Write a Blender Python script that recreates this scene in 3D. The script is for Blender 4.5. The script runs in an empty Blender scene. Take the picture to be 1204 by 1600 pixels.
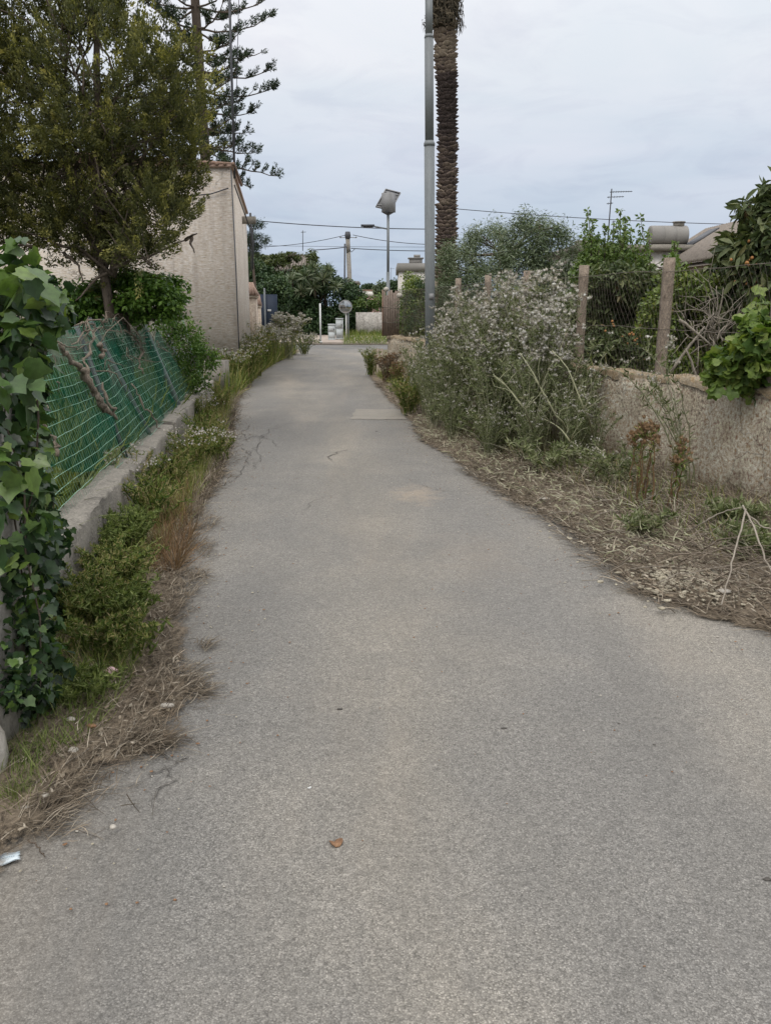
import bpy, math, random
import numpy as np
from mathutils import Vector
R = math.radians
rs = np.random.RandomState(7)
scene = bpy.context.scene
C = scene.collection
# ------------------------------------------------------------------ camera model
F, PITCH, EYE = 1340.0, math.atan(322/1340.0), 1.6
cp, sp = math.cos(PITCH), math.sin(PITCH)
def ray(px, py):
    u, v = (px-602)/F, (800-py)/F
    return np.array([u, cp+v*sp, -sp+v*cp])
def P(px, py, Y):            # point seen at a photo pixel, at distance Y in front of the camera
    d = ray(px, py); t = Y/d[1]
    return np.array([d[0]*t, Y, EYE+d[2]*t])
def G(px, py, h=0.0):        # the same on a horizontal plane
    d = ray(px, py); t = (h-EYE)/d[2]
    return np.array([d[0]*t, d[1]*t, h])
def ppm(Y, h=1.0):
    return F/(Y*cp+(EYE-h)*sp)
# ------------------------------------------------------------------ mesh buffer
class Buf:
    def __init__(s): s.v=[]; s.t=[]; s.q=[]; s.n=0; s.r=[]; s.ng=[]
    def add(s, V, tris=None, quads=None, rnd=0.5, ngon=None):
        V = np.asarray(V, float).reshape(-1,3); s.v.append(V)
        s.r.append(np.broadcast_to(np.asarray(rnd,float), (len(V),)).copy())
        if tris is not None and len(tris): s.t.append(np.asarray(tris)+s.n)
        if quads is not None and len(quads): s.q.append(np.asarray(quads)+s.n)
        if ngon is not None:
            for g in ngon: s.ng.append(np.asarray(g)+s.n)
        s.n += len(V)
    def inst(s, T, tris, pos, A, B, N, sc, rnd):   # T template (k,3) in axes A (x) B (y) N (z)
        T = np.asarray(T,float); n=len(pos); k=len(T)
        sc = np.broadcast_to(np.asarray(sc,float),(n,))
        W = (T[None,:,0,None]*A[:,None,:]+T[None,:,1,None]*B[:,None,:]+T[None,:,2,None]*N[:,None,:])*sc[:,None,None]+pos[:,None,:]
        tr = np.asarray(tris)
        idx = (tr[None,:,:]+(np.arange(n)*k)[:,None,None]).reshape(-1,tr.shape[1])
        r = np.repeat(np.broadcast_to(np.asarray(rnd,float),(n,)),k)
        if tr.shape[1]==3: s.add(W.reshape(-1,3), tris=idx, rnd=r)
        else: s.add(W.reshape(-1,3), quads=idx, rnd=r)
    def tube(s, pts, rad, k=6, rnd=0.5, cap=True):
        p = np.asarray(pts,float); n=len(p)
        rad = np.broadcast_to(np.asarray(rad,float),(n,))
        d = np.gradient(p,axis=0); d/= np.linalg.norm(d,axis=1)[:,None]+1e-12
        a = np.cross(d[0],[0,0,1.0])
        if np.linalg.norm(a)<1e-3: a=np.array([1.0,0,0])
        a/=np.linalg.norm(a); V=[]
        ang=np.arange(k)*2*math.pi/k
        for i in range(n):
            a = a-d[i]*np.dot(a,d[i]); a/=np.linalg.norm(a)+1e-12
            b=np.cross(d[i],a)
            V.append(p[i]+rad[i]*(np.cos(ang)[:,None]*a+np.sin(ang)[:,None]*b))
        q=[]
        for i in range(n-1):
            for j in range(k):
                j2=(j+1)%k; q.append((i*k+j,i*k+j2,(i+1)*k+j2,(i+1)*k+j))
        s.add(np.concatenate(V), quads=q, rnd=rnd, ngon=[list(range(k))[::-1],[(n-1)*k+j for j in range(k)]] if cap else None)
    def box(s, c, sz, rnd=0.5, rz=0.0, ax=None):
        x,y,z=np.asarray(sz,float)/2
        V=np.array([(-x,-y,-z),(x,-y,-z),(x,y,-z),(-x,y,-z),(-x,-y,z),(x,-y,z),(x,y,z),(-x,y,z)])
        if ax is not None: V=V@np.asarray(ax)
        elif rz:
            co,si=math.cos(rz),math.sin(rz); V=V@np.array([[co,si,0],[-si,co,0],[0,0,1]])
        s.add(V+np.asarray(c), quads=[(0,3,2,1),(4,5,6,7),(0,1,5,4),(1,2,6,5),(2,3,7,6),(3,0,4,7)], rnd=rnd)
    def grid(s, pts, rnd=0.5):      # pts (n,m,3)
        pts=np.asarray(pts,float); n,m=pts.shape[:2]
        i,j=np.meshgrid(np.arange(n-1),np.arange(m-1),indexing='ij'); b=(i*m+j).ravel()
        s.add(pts.reshape(-1,3), quads=np.stack([b,b+m,b+m+1,b+1],1), rnd=rnd)
    def build(s, name, m, parent=None, smooth=False, loc=None):
        me=bpy.data.meshes.new(name); V=np.concatenate(s.v) if s.v else np.zeros((0,3))
        if loc is not None: V=V-np.asarray(loc)
        loops=[];ls=[];st=0
        for L,k in ((s.t,3),(s.q,4)):
            if L:
                a=np.concatenate(L); loops.append(a.ravel()); ls.append(st+np.arange(len(a))*k); st+=a.size
        for g in s.ng:
            loops.append(g); ls.append(np.array([st])); st+=len(g)
        loops=np.concatenate(loops).astype(np.int32); ls=np.concatenate(ls).astype(np.int32)
        me.vertices.add(len(V)); me.vertices.foreach_set('co',V.astype(np.float32).ravel())
        me.loops.add(len(loops)); me.loops.foreach_set('vertex_index',loops)
        me.polygons.add(len(ls)); me.polygons.foreach_set('loop_start',ls)
        me.update(calc_edges=True); me.validate()
        at=me.attributes.new('rnd','FLOAT','POINT'); at.data.foreach_set('value',np.concatenate(s.r).astype(np.float32))
        if smooth: me.polygons.foreach_set('use_smooth',np.ones(len(me.polygons),bool))
        me.materials.append(m)
        o=bpy.data.objects.new(name,me); C.objects.link(o)
        if parent is not None: o.parent=parent
        if loc is not None: o.location=loc
        return o
def tag(o,label,cat,group=None,kind=None):
    if kind: o['kind']=kind
    if label: o['label']=label
    if cat: o['category']=cat
    if group: o['group']=group
    return o
def thing(name,label,cat,loc=(0,0,0),group=None,rz=0):
    o=bpy.data.objects.new(name,None); C.objects.link(o); o.location=loc; o.rotation_euler=(0,0,rz)
    o.empty_display_size=.1
    return tag(o,label,cat,group)
def part(b,name,m,root,smooth=False):     # geometry given in world space, root unrotated
    o=b.build(name,m,None,smooth,loc=np.array(root.location) if root.parent is None else None)
    o.location=(0,0,0); o.parent=root
    return o
def subpart(b,name,m,par,root,smooth=False):
    o=b.build(name,m,None,smooth,loc=np.array(root.location)); o.location=(0,0,0); o.parent=par; return o
def copy_tree(root,loc,rz=0,sc=1.0,label=None):
    r=root.copy(); C.objects.link(r); r.location=loc; r.rotation_euler=(0,0,rz); r.scale=(sc,sc,sc)
    if label: r['label']=label
    for ch in list(root.children):
        c=ch.copy(); C.objects.link(c); c.parent=r
        for g in ch.children:
            d=g.copy(); C.objects.link(d); d.parent=c
    return r
# ------------------------------------------------------------------ materials
def newmat(name):
    m=bpy.data.materials.new(name); m.use_nodes=True; nt=m.node_tree; nt.nodes.clear()
    out=nt.nodes.new('ShaderNodeOutputMaterial'); return m,nt,out
def nd(nt,t,**kw):
    n=nt.nodes.new(t)
    for k,v in kw.items():
        if k.startswith('i_'): n.inputs[k[2:].replace('_',' ')].default_value=v
        else: setattr(n,k,v)
    return n
def ramp(nt,fac,cols,pos=None):
    r=nt.nodes.new('ShaderNodeValToRGB'); e=r.color_ramp.elements
    pos=pos or [i/(len(cols)-1) for i in range(len(cols))]
    while len(e)<len(cols): e.new(.5)
    for i,(c,p) in enumerate(zip(cols,pos)):
        e[i].position=p; e[i].color=(*c,1) if len(c)==3 else c
    nt.links.new(fac,r.inputs[0]); return r.outputs[0]
def noise(nt,scale,detail=4,rough=.6,vec=None,dist=0):
    n=nd(nt,'ShaderNodeTexNoise'); n.inputs['Scale'].default_value=scale; n.inputs['Detail'].default_value=detail
    n.inputs['Roughness'].default_value=rough; n.inputs['Distortion'].default_value=dist
    if vec is not None: nt.links.new(vec,n.inputs['Vector'])
    return n.outputs['Fac']
def mix(nt,f,a,b,mode='MIX'):
    m=nt.nodes.new('ShaderNodeMix'); m.data_type='RGBA'; m.blend_type=mode
    for s,v in ((m.inputs[0],f),(m.inputs[6],a),(m.inputs[7],b)):
        if isinstance(v,(int,float)): s.default_value=v
        elif isinstance(v,tuple): s.default_value=(*v,1) if len(v)==3 else v
        else: nt.links.new(v,s)
    return m.outputs[2]
def mth(nt,op,a,b=0.0,c=None):
    m=nt.nodes.new('ShaderNodeMath'); m.operation=op
    for i,v in enumerate((a,b) if c is None else (a,b,c)):
        if isinstance(v,(int,float)): m.inputs[i].default_value=v
        else: nt.links.new(v,m.inputs[i])
    return m.outputs[0]
def surf(name,cols,scale=5,rough=.85,bump=.3,bscale=60,fine=.25,bdist=.01,stretch=None,spec=.3,metal=0,rndmix=0,rcols=None,pos=None):
    m,nt,out=newmat(name)
    tc=nd(nt,'ShaderNodeTexCoord'); vec=tc.outputs['Object']
    if stretch:
        mp=nd(nt,'ShaderNodeMapping'); mp.inputs['Scale'].default_value=stretch; nt.links.new(vec,mp.inputs['Vector']); vec=mp.outputs[0]
    col=ramp(nt,noise(nt,scale,6,.65,vec),cols,pos or [.3+.4*i/(len(cols)-1) for i in range(len(cols))])
    fn=noise(nt,bscale,4,.7,vec)
    col=mix(nt,fine,col,ramp(nt,fn,[(0.0,0,0),(1,1,1)],[.25,.75]),'OVERLAY')
    if rcols:
        a=nd(nt,'ShaderNodeAttribute',attribute_name='rnd')
        col=mix(nt,rndmix,col,ramp(nt,a.outputs['Fac'],rcols))
    b=nd(nt,'ShaderNodeBsdfPrincipled'); nt.links.new(col,b.inputs['Base Color'])
    b.inputs['Roughness'].default_value=rough; b.inputs['Specular IOR Level'].default_value=spec; b.inputs['Metallic'].default_value=metal
    if bump:
        bp=nd(nt,'ShaderNodeBump'); bp.inputs['Strength'].default_value=bump; bp.inputs['Distance'].default_value=bdist
        nt.links.new(fn,bp.inputs['Height']); nt.links.new(bp.outputs[0],b.inputs['Normal'])
    nt.links.new(b.outputs[0],out.inputs[0]); return m
def leafmat(name,cols,trans=.25,rough=.5,spec=.35,pos=None):
    m,nt,out=newmat(name)
    a=nd(nt,'ShaderNodeAttribute',attribute_name='rnd')
    col=ramp(nt,a.outputs['Fac'],cols,pos)
    tc=nd(nt,'ShaderNodeTexCoord')
    col=mix(nt,.45,col,ramp(nt,noise(nt,34,4,.65,tc.outputs['Object']),[(.15,.15,.15),(.85,.85,.85)],[.3,.7]),'OVERLAY')
    col=mix(nt,ramp(nt,noise(nt,9,4,.6,tc.outputs['Object']),[(0,0,0),(.22,.22,.22)],[.55,.7]),col,mix(nt,1,col,(1.5,1.15,.8),'MULTIPLY'))
    b=nd(nt,'ShaderNodeBsdfPrincipled'); nt.links.new(col,b.inputs['Base Color'])
    b.inputs['Roughness'].default_value=rough; b.inputs['Specular IOR Level'].default_value=spec
    tr=nd(nt,'ShaderNodeBsdfTranslucent'); nt.links.new(mix(nt,1.0,col,(1.3,1.35,.7),'MULTIPLY'),tr.inputs[0])
    ms=nd(nt,'ShaderNodeMixShader'); ms.inputs[0].default_value=trans
    nt.links.new(b.outputs[0],ms.inputs[1]); nt.links.new(tr.outputs[0],ms.inputs[2]); nt.links.new(ms.outputs[0],out.inputs[0])
    return m
def asphalt(name,base=(.228,.217,.197),warm=(.31,.27,.22),dark=.55,contrast=1.0):
    m,nt,out=newmat(name)
    v=nd(nt,'ShaderNodeTexCoord').outputs['Object']
    vo=nd(nt,'ShaderNodeTexVoronoi'); vo.inputs['Scale'].default_value=210; nt.links.new(v,vo.inputs['Vector'])
    sepc=nd(nt,'ShaderNodeSeparateColor'); nt.links.new(vo.outputs['Color'],sepc.inputs[0])
    g=base
    mul=lambda k:tuple(min(1,x*k) for x in g)
    stone=ramp(nt,sepc.outputs[0],[mul(.6),mul(.88),mul(1.0),mul(1.12),mul(1.5)],[0,.3,.55,.8,1])
    edge=ramp(nt,vo.outputs['Distance'],[(1,1,1),(.55,.54,.52)],[.35,.8])
    col=mix(nt,.75,stone,edge,'MULTIPLY')
    f2=noise(nt,420,3,.7,v); col=mix(nt,.35,col,ramp(nt,f2,[(.1,.1,.1),(.9,.9,.9)],[.3,.7]),'OVERLAY')
    # worn wheel tracks, dust and stains
    mp=nd(nt,'ShaderNodeMapping'); mp.inputs['Scale'].default_value=(1.0,.22,1); nt.links.new(v,mp.inputs['Vector'])
    tr=noise(nt,1.1,5,.6,mp.outputs[0],.6)
    col=mix(nt,ramp(nt,tr,[(0,0,0),(.75,.75,.75)],[.42,.68]),col,mix(nt,.6,col,tuple(x*dark for x in g),'MIX'))
    bl=noise(nt,.75,6,.62,v,.3); col=mix(nt,ramp(nt,bl,[(0,0,0),(.8,.8,.8)],[.46,.7]),col,mix(nt,1,col,(1.3,1.27,1.22),'MULTIPLY'))
    wm=noise(nt,.9,5,.7,mp.outputs[0],1.0); col=mix(nt,ramp(nt,wm,[(0,0,0),(.3,.3,.3)],[.5,.75]),col,warm)
    lp_=noise(nt,3.2,6,.7,v,1.5); col=mix(nt,ramp(nt,lp_,[(0,0,0),(.4,.4,.4)],[.55,.7]),col,mul(.68))
    wv=noise(nt,55,3,.6,v); col=mix(nt,.22,col,ramp(nt,wv,[(.2,.2,.2),(.8,.8,.8)],[.35,.65]),'OVERLAY')
    sx_=nd(nt,'ShaderNodeSeparateXYZ'); nt.links.new(v,sx_.inputs[0]); X_,Y_=sx_.outputs[0],sx_.outputs[1]
    xr=mth(nt,'ADD',mth(nt,'SUBTRACT',X_,.12),mth(nt,'MULTIPLY',mth(nt,'MULTIPLY',Y_,Y_),.0065))
    xr=mth(nt,'ADD',xr,mth(nt,'MULTIPLY',mth(nt,'SUBTRACT',noise(nt,.5,3,.5,v),.5),.5))
    tk=mth(nt,'MULTIPLY_ADD',mth(nt,'COSINE',mth(nt,'MULTIPLY',xr,4.1)),.5,.5)
    tkm=mth(nt,'MULTIPLY',tk,ramp(nt,noise(nt,.8,6,.65,mp.outputs[0],.8),[(.15,.15,.15),(1,1,1)],[.35,.62]))
    col=mix(nt,mth(nt,'MULTIPLY',tkm,.65),mix(nt,1,col,(.86,.87,.885),'MULTIPLY'),mix(nt,1,col,(1.17,1.13,1.05),'MULTIPLY'))
    for (sx0,sy0,sr,sa) in ((.27,7.3,.26,.34),(.6,5.4,.4,.12),(-.7,4.0,.45,.0)):
        dx=mth(nt,'SUBTRACT',X_,sx0); dy=mth(nt,'MULTIPLY',mth(nt,'SUBTRACT',Y_,sy0),.55)
        dd=mth(nt,'ADD',mth(nt,'SQRT',mth(nt,'ADD',mth(nt,'MULTIPLY',dx,dx),mth(nt,'MULTIPLY',dy,dy))),mth(nt,'MULTIPLY',mth(nt,'SUBTRACT',noise(nt,5,8,.8,v),.5),.9))
        if sa: col=mix(nt,ramp(nt,dd,[(sa,sa,sa),(0,0,0)],[0,sr]),col,(.42,.33,.23))
    sp_=noise(nt,9,3,.6,v); col=mix(nt,ramp(nt,sp_,[(0,0,0),(.6,.6,.6)],[.71,.78]),col,mul(.42))
    b=nd(nt,'ShaderNodeBsdfPrincipled'); nt.links.new(col,b.inputs['Base Color']); b.inputs['Roughness'].default_value=.82
    b.inputs['Specular IOR Level'].default_value=.35
    bp=nd(nt,'ShaderNodeBump'); bp.inputs['Strength'].default_value=.55; bp.inputs['Distance'].default_value=.003; bp.invert=True
    nt.links.new(vo.outputs['Distance'],bp.inputs['Height'])
    b2=nd(nt,'ShaderNodeBump'); b2.inputs['Strength'].default_value=.5; b2.inputs['Distance'].default_value=.02
    nt.links.new(noise(nt,14,5,.6,v),b2.inputs['Height']); nt.links.new(bp.outputs[0],b2.inputs['Normal'])
    nt.links.new(b2.outputs[0],b.inputs['Normal']); nt.links.new(b.outputs[0],out.inputs[0]); return m
M={}
M['asphalt']=asphalt('asphalt'); M['asphalt2']=asphalt('asphalt_old',(.19,.187,.18),(.24,.22,.18))
M['slab']=surf('patch_concrete',[(.205,.192,.168),(.255,.235,.2)],3,.9,.3,90,.3)
M['dirt']=surf('dirt',[(.11,.085,.06),(.2,.16,.115),(.15,.12,.085)],3,.95,.8,45,.5,.02)
def edgedirt():
    m=M['dirt'].copy(); m.name='dirt_ragged_edge'; nt=m.node_tree; out=[n for n in nt.nodes if n.type=='OUTPUT_MATERIAL'][0]; src=out.inputs[0].links[0].from_socket
    a=nd(nt,'ShaderNodeAttribute',attribute_name='rnd'); v=nd(nt,'ShaderNodeTexCoord').outputs['Object']
    k=mth(nt,'ADD',mth(nt,'MULTIPLY',a.outputs['Fac'],1.6),mth(nt,'MULTIPLY',mth(nt,'SUBTRACT',noise(nt,4,8,.75,v,.6),.5),1.9))
    tp=nd(nt,'ShaderNodeBsdfTransparent'); s=nd(nt,'ShaderNodeMixShader'); nt.links.new(ramp(nt,k,[(0,0,0),(1,1,1)],[.38,.62]),s.inputs[0])
    nt.links.new(tp.outputs[0],s.inputs[1]); nt.links.new(src,s.inputs[2]); nt.links.new(s.outputs[0],out.inputs[0]); return m
M['dirtedge']=edgedirt()
M['field']=surf('field',[(.06,.075,.03),(.16,.14,.08),(.1,.1,.05)],.3,.95,.5,10,.4,.05)
M['crack']=surf('crack',[(.06,.055,.048),(.1,.092,.082)],5)
M['greytile']=surf('weathered_grey_tile',[(.15,.125,.105),(.23,.2,.17),(.18,.16,.14)],6,.9,.3,20)
M['farconc']=surf('far_concrete',[(.2,.19,.175),(.26,.25,.23)],1,.9,0)
M['kerb']=surf('kerb_stone',[(.3,.25,.21),(.4,.34,.29)],2,.9,.4,40,.3)
M['concrete']=surf('weathered_concrete',[(.13,.12,.105),(.26,.24,.205),(.18,.165,.145)],2.5,.92,.8,55,.45,.012)
M['bark']=surf('bark',[(.075,.058,.043),(.15,.12,.095)],6,.95,.9,60,.5,.02,(1,1,.25))
M['deadwood']=surf('dead_vine_bark',[(.065,.05,.036),(.24,.2,.155),(.1,.078,.058)],30,.95,1,90,.5,.01,(1,1,.4))
M['greywood']=surf('grey_dry_twig',[(.17,.145,.115),(.32,.285,.235)],8,.95,.3,90)
M['galv']=surf('galvanised_steel',[(.13,.145,.15),(.19,.205,.21),(.16,.17,.175)],3,.6,.1,80,.15,.003,(1,1,.15),.4,.2)
M['darkmetal']=surf('dark_metal',[(.05,.053,.06),(.08,.083,.09)],5,.5,.1)
M['cable']=surf('cable_rubber',[(.03,.033,.04),(.05,.05,.06)],5,.7,0)
M['white']=surf('white_paint',[(.6,.61,.6),(.72,.72,.7)],3,.5,.1)
M['cabinet']=surf('cabinet_plastic',[(.42,.45,.45),(.5,.53,.53)],3,.6,.1)
M['tile']=surf('roof_tile',[(.17,.11,.08),(.25,.165,.125),(.21,.17,.14)],4,.9,.5,40)
M['terracotta']=surf('terracotta_pale',[(.34,.235,.185),(.43,.31,.25)],5,.9,.4,40)
M['wood']=surf('weathered_board',[(.14,.105,.085),(.26,.21,.175),(.19,.15,.12)],7,.9,.6,50,.5,.008,(6,6,.5))
M['post']=surf('mossy_concrete_post',[(.17,.13,.1),(.29,.235,.185),(.22,.18,.14)],9,.95,.9,70,.5,.01)
M['lichen']=surf('lichen_coping',[(.2,.18,.145),(.27,.2,.12),(.33,.28,.21),(.36,.24,.11)],7,.95,1,60,.5,.015)
M['wire']=surf('fence_wire',[(.1,.085,.07),(.2,.17,.14)],9,.6,0,metal=.4)
M['greenwire']=surf('green_fence_wire',[(.13,.3,.2),(.34,.5,.39)],9,.5,0)
# stucco with stains
def stucco(name,cols,bs=70,bd=.02,bump=.9,streak=.35,stainz=None,stretchz=1.0,stain=(.12,.105,.09),sc=1.2,gritshade=.45,base=0):
    m,nt,out=newmat(name); v=nd(nt,'ShaderNodeTexCoord').outputs['Object']
    mp=nd(nt,'ShaderNodeMapping'); mp.inputs['Scale'].default_value=(1,1,stretchz); nt.links.new(v,mp.inputs['Vector'])
    col=ramp(nt,noise(nt,sc,6,.65,v,.4),cols,[.3+.4*i/(len(cols)-1) for i in range(len(cols))])
    gr=noise(nt,bs,5,.75,mp.outputs[0])
    col=mix(nt,gritshade,col,ramp(nt,gr,[(.03,.03,.03),(.5,.5,.5),(.95,.95,.95)],[.34,.5,.66]),'OVERLAY')  # relief shade painted into the colour: hollows of the grit darkened, crests lightened
    m2=nd(nt,'ShaderNodeMapping'); m2.inputs['Scale'].default_value=(3.2,3.2,.28); nt.links.new(v,m2.inputs['Vector'])
    st=ramp(nt,noise(nt,1.6,6,.6,m2.outputs[0]),[(0,0,0),(streak,)*3],[.5,.72])
    col=mix(nt,st,col,stain)
    if stainz:
        z=nd(nt,'ShaderNodeSeparateXYZ'); nt.links.new(v,z.inputs[0])
        zz=mth(nt,'ADD',z.outputs[2],mth(nt,'MULTIPLY',noise(nt,3,5,.7,v),stainz[2]))
        f=ramp(nt,zz,[(0,0,0),(.75,.75,.75)],[stainz[0],stainz[1]])
        col=mix(nt,f,col,stain)
    if base:
        zb_=nd(nt,'ShaderNodeSeparateXYZ'); nt.links.new(v,zb_.inputs[0])
        fb=ramp(nt,mth(nt,'ADD',zb_.outputs[2],mth(nt,'MULTIPLY',mth(nt,'SUBTRACT',noise(nt,2.2,7,.7,v,.5),.5),base*1.6)),[(.75,.75,.75),(0,0,0)],[base*.3,base])
        col=mix(nt,fb,col,mix(nt,1,col,(.5,.48,.44),'MULTIPLY'))
        pt=ramp(nt,noise(nt,.55,7,.62,v,.6),[(0,0,0),(.55,.55,.55)],[.52,.6]); col=mix(nt,pt,col,mix(nt,1,col,(.84,.83,.83),'MULTIPLY'))
        ct=nd(nt,'ShaderNodeTexVoronoi'); ct.feature='DISTANCE_TO_EDGE'; ct.inputs['Scale'].default_value=.55; vd=nd(nt,'ShaderNodeVectorMath',operation='ADD'); nn=nd(nt,'ShaderNodeTexNoise'); nn.inputs['Scale'].default_value=2.5; nn.inputs['Detail'].default_value=6; nt.links.new(v,nn.inputs['Vector']); nt.links.new(v,vd.inputs[0]); nt.links.new(nn.outputs['Color'],vd.inputs[1]); nt.links.new(vd.outputs[0],ct.inputs['Vector'])
        ck=mth(nt,'MULTIPLY',ramp(nt,ct.outputs['Distance'],[(1,1,1),(0,0,0)],[.0,.008]),ramp(nt,noise(nt,.8,2,.5,v),[(0,0,0),(.7,.7,.7)],[.5,.6])); col=mix(nt,ck,col,(.12,.1,.08))
    b=nd(nt,'ShaderNodeBsdfPrincipled'); nt.links.new(col,b.inputs['Base Color']); b.inputs['Roughness'].default_value=.93
    b.inputs['Specular IOR Level'].default_value=.2
    bp=nd(nt,'ShaderNodeBump'); bp.inputs['Strength'].default_value=bump; bp.inputs['Distance'].default_value=bd
    nt.links.new(gr,bp.inputs['Height']); nt.links.new(bp.outputs[0],b.inputs['Normal'])
    nt.links.new(b.outputs[0],out.inputs[0]); return m
M['rightwall']=stucco('rough_cast_wall',[(.62,.52,.39),(.5,.43,.33),(.66,.58,.46),(.52,.42,.3)],34,.045,1,.3,(1.0,1.22,.28),1,(.2,.17,.13),1.6,.85,.3)
M['house']=stucco('house_plaster',[(.6,.525,.45),(.7,.63,.55),(.6,.535,.46)],10,.03,.9,.5,None,4.0,(.33,.28,.235),.6,.5,1.3)
M['cream']=stucco('cream_plaster',[(.52,.43,.34),(.62,.53,.43)],30,.01,.5,.2)
M['whitehouse']=stucco('white_house_plaster',[(.58,.55,.5),(.7,.67,.62)],10,.01,.3,.5,None,1,(.2,.18,.16),.5)
M['pink']=stucco('pink_plaster',[(.55,.33,.32),(.62,.4,.38)],5,.01,.2,.1)
M['yellow']=stucco('yellow_plaster',[(.5,.42,.27),(.56,.48,.32)],5,.01,.2,.1)
M['farwall']=stucco('far_wall_plaster',[(.34,.32,.29),(.46,.44,.4)],12,.01,.4,.6,None,1,(.14,.13,.11),1)
# foliage
M['conifer']=leafmat('conifer_foliage',[(.036,.042,.02),(.085,.093,.034),(.16,.16,.05),(.3,.28,.09),(.48,.44,.17)],.3,.6,.2,[0,.35,.65,.85,1])
M['norfolk']=leafmat('norfolk_needles',[(.02,.035,.022),(.04,.065,.035),(.07,.095,.05)],.1,.6,.2)
M['vine']=leafmat('vine_leaves',[(.025,.06,.012),(.06,.125,.02),(.11,.2,.03),(.19,.29,.07)],.3)
M['ivy']=leafmat('ivy_leaves',[(.012,.028,.01),(.022,.05,.02),(.042,.085,.03),(.085,.15,.035),(.17,.24,.05)],.28,.38,.5,[0,.3,.6,.8,1])
M['olive']=leafmat('olive_leaves',[(.045,.075,.03),(.085,.12,.055),(.15,.185,.11),(.26,.29,.21)],.15,.55)
M['bright']=leafmat('mulberry_leaves',[(.035,.065,.018),(.07,.12,.03),(.115,.175,.045),(.18,.23,.08)],.28)
M['loquat']=leafmat('loquat_leaves',[(.03,.045,.018),(.06,.085,.032),(.1,.125,.048),(.14,.15,.065),(.2,.12,.065)],.15,.5,.35,[0,.35,.65,.9,1])
M['citrus']=leafmat('citrus_leaves',[(.04,.07,.016),(.09,.135,.028),(.16,.21,.045),(.26,.29,.08)],.25,.4,.45)
M['dark']=leafmat('dark_shrub_leaves',[(.01,.022,.01),(.022,.05,.018),(.045,.085,.028),(.09,.13,.05)],.15)
M['fern']=leafmat('roof_creeper_leaves',[(.03,.045,.012),(.06,.085,.02),(.11,.12,.035)],.2)
M['grape']=leafmat('grape_leaves',[(.045,.085,.02),(.085,.145,.028),(.14,.2,.04),(.21,.25,.07)],.32)
M['grass']=leafmat('verge_grass',[(.04,.075,.015),(.085,.135,.025),(.15,.19,.045),(.26,.25,.1),(.33,.27,.15)],.3,.6,.2)
M['green']=leafmat('green_weeds',[(.05,.075,.02),(.1,.14,.035),(.16,.205,.06),(.25,.28,.11)],.3,.6,.2)
M['shrubgreen']=M['dark']
M['dryred']=leafmat('dry_dock',[(.1,.06,.035),(.17,.11,.06),(.25,.17,.1)],.15,.8,.1)
M['straw']=leafmat('dry_straw',[(.055,.045,.034),(.11,.088,.065),(.175,.143,.105),(.26,.22,.168),(.4,.355,.285)],.08,.85,.15,[0,.4,.65,.88,1])
M['greyleaf']=leafmat('grey_green_weed_leaves',[(.06,.08,.03),(.11,.135,.055),(.175,.2,.095),(.26,.275,.17)],.2,.7,.2)
M['greystem']=leafmat('pale_weed_stems',[(.16,.17,.09),(.27,.27,.17),(.36,.35,.26)],.05,.7,.2)
M['head']=leafmat('dried_flower_heads',[(.22,.2,.165),(.33,.31,.27),(.45,.43,.39),(.6,.59,.56)],.2,.85,.1)
M['daisy']=leafmat('white_petals',[(.36,.33,.29),(.5,.46,.44),(.66,.63,.62)],.2,.7,.1)
M['fruit']=leafmat('orange_fruit',[(.3,.13,.05),(.42,.22,.08)],.05,.6,.3)
M['palmscar']=surf('palm_scars',[(.1,.075,.06),(.2,.15,.115)],20,.95,.8,60,.5,.01,rndmix=.8,rcols=[(.035,.027,.028),(.09,.068,.058),(.19,.15,.115),(.3,.25,.19)])
M['palmdead']=leafmat('dead_palm_boots',[(.03,.028,.022),(.065,.055,.04),(.12,.1,.07)],.05,.9,.1)
M['soilclod']=surf('pale_clods',[(.3,.27,.2),(.45,.41,.32)],8,.95,.8,40,.5)
M['paper']=surf('blue_white_paper',[(.5,.6,.66),(.62,.68,.7)],9,.7,.2,60,.1)
M['ink']=surf('ink_print',[(.12,.2,.28),(.18,.27,.34)],9,.7,0)
M['pinkpaper']=surf('pink_plastic',[(.6,.4,.4),(.68,.5,.5)],9,.6,.2)
M['deadleaf']=surf('brown_leaf',[(.17,.09,.05),(.27,.16,.09)],30,.8,.6,90)
M['stone']=surf('pale_stone',[(.36,.33,.28),(.48,.45,.4)],12,.95,.6,60)
M['bluepanel']=surf('dark_blue_sheet',[(.02,.032,.055),(.035,.05,.08)],3,.5,.1)
M['panelback']=surf('panel_back',[(.2,.2,.2),(.26,.26,.26)],4,.6,0)
M['redsign']=surf('red_paint',[(.35,.06,.06),(.42,.1,.09)],4,.5,.1)
def mirrormat():
    m,nt,out=newmat('mirror_glass'); b=nd(nt,'ShaderNodeBsdfPrincipled'); b.inputs['Metallic'].default_value=1; b.inputs['Roughness'].default_value=.12
    b.inputs['Base Color'].default_value=(.4,.41,.41,1); nt.links.new(b.outputs[0],out.inputs[0]); return m
M['mirror']=mirrormat()
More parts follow.
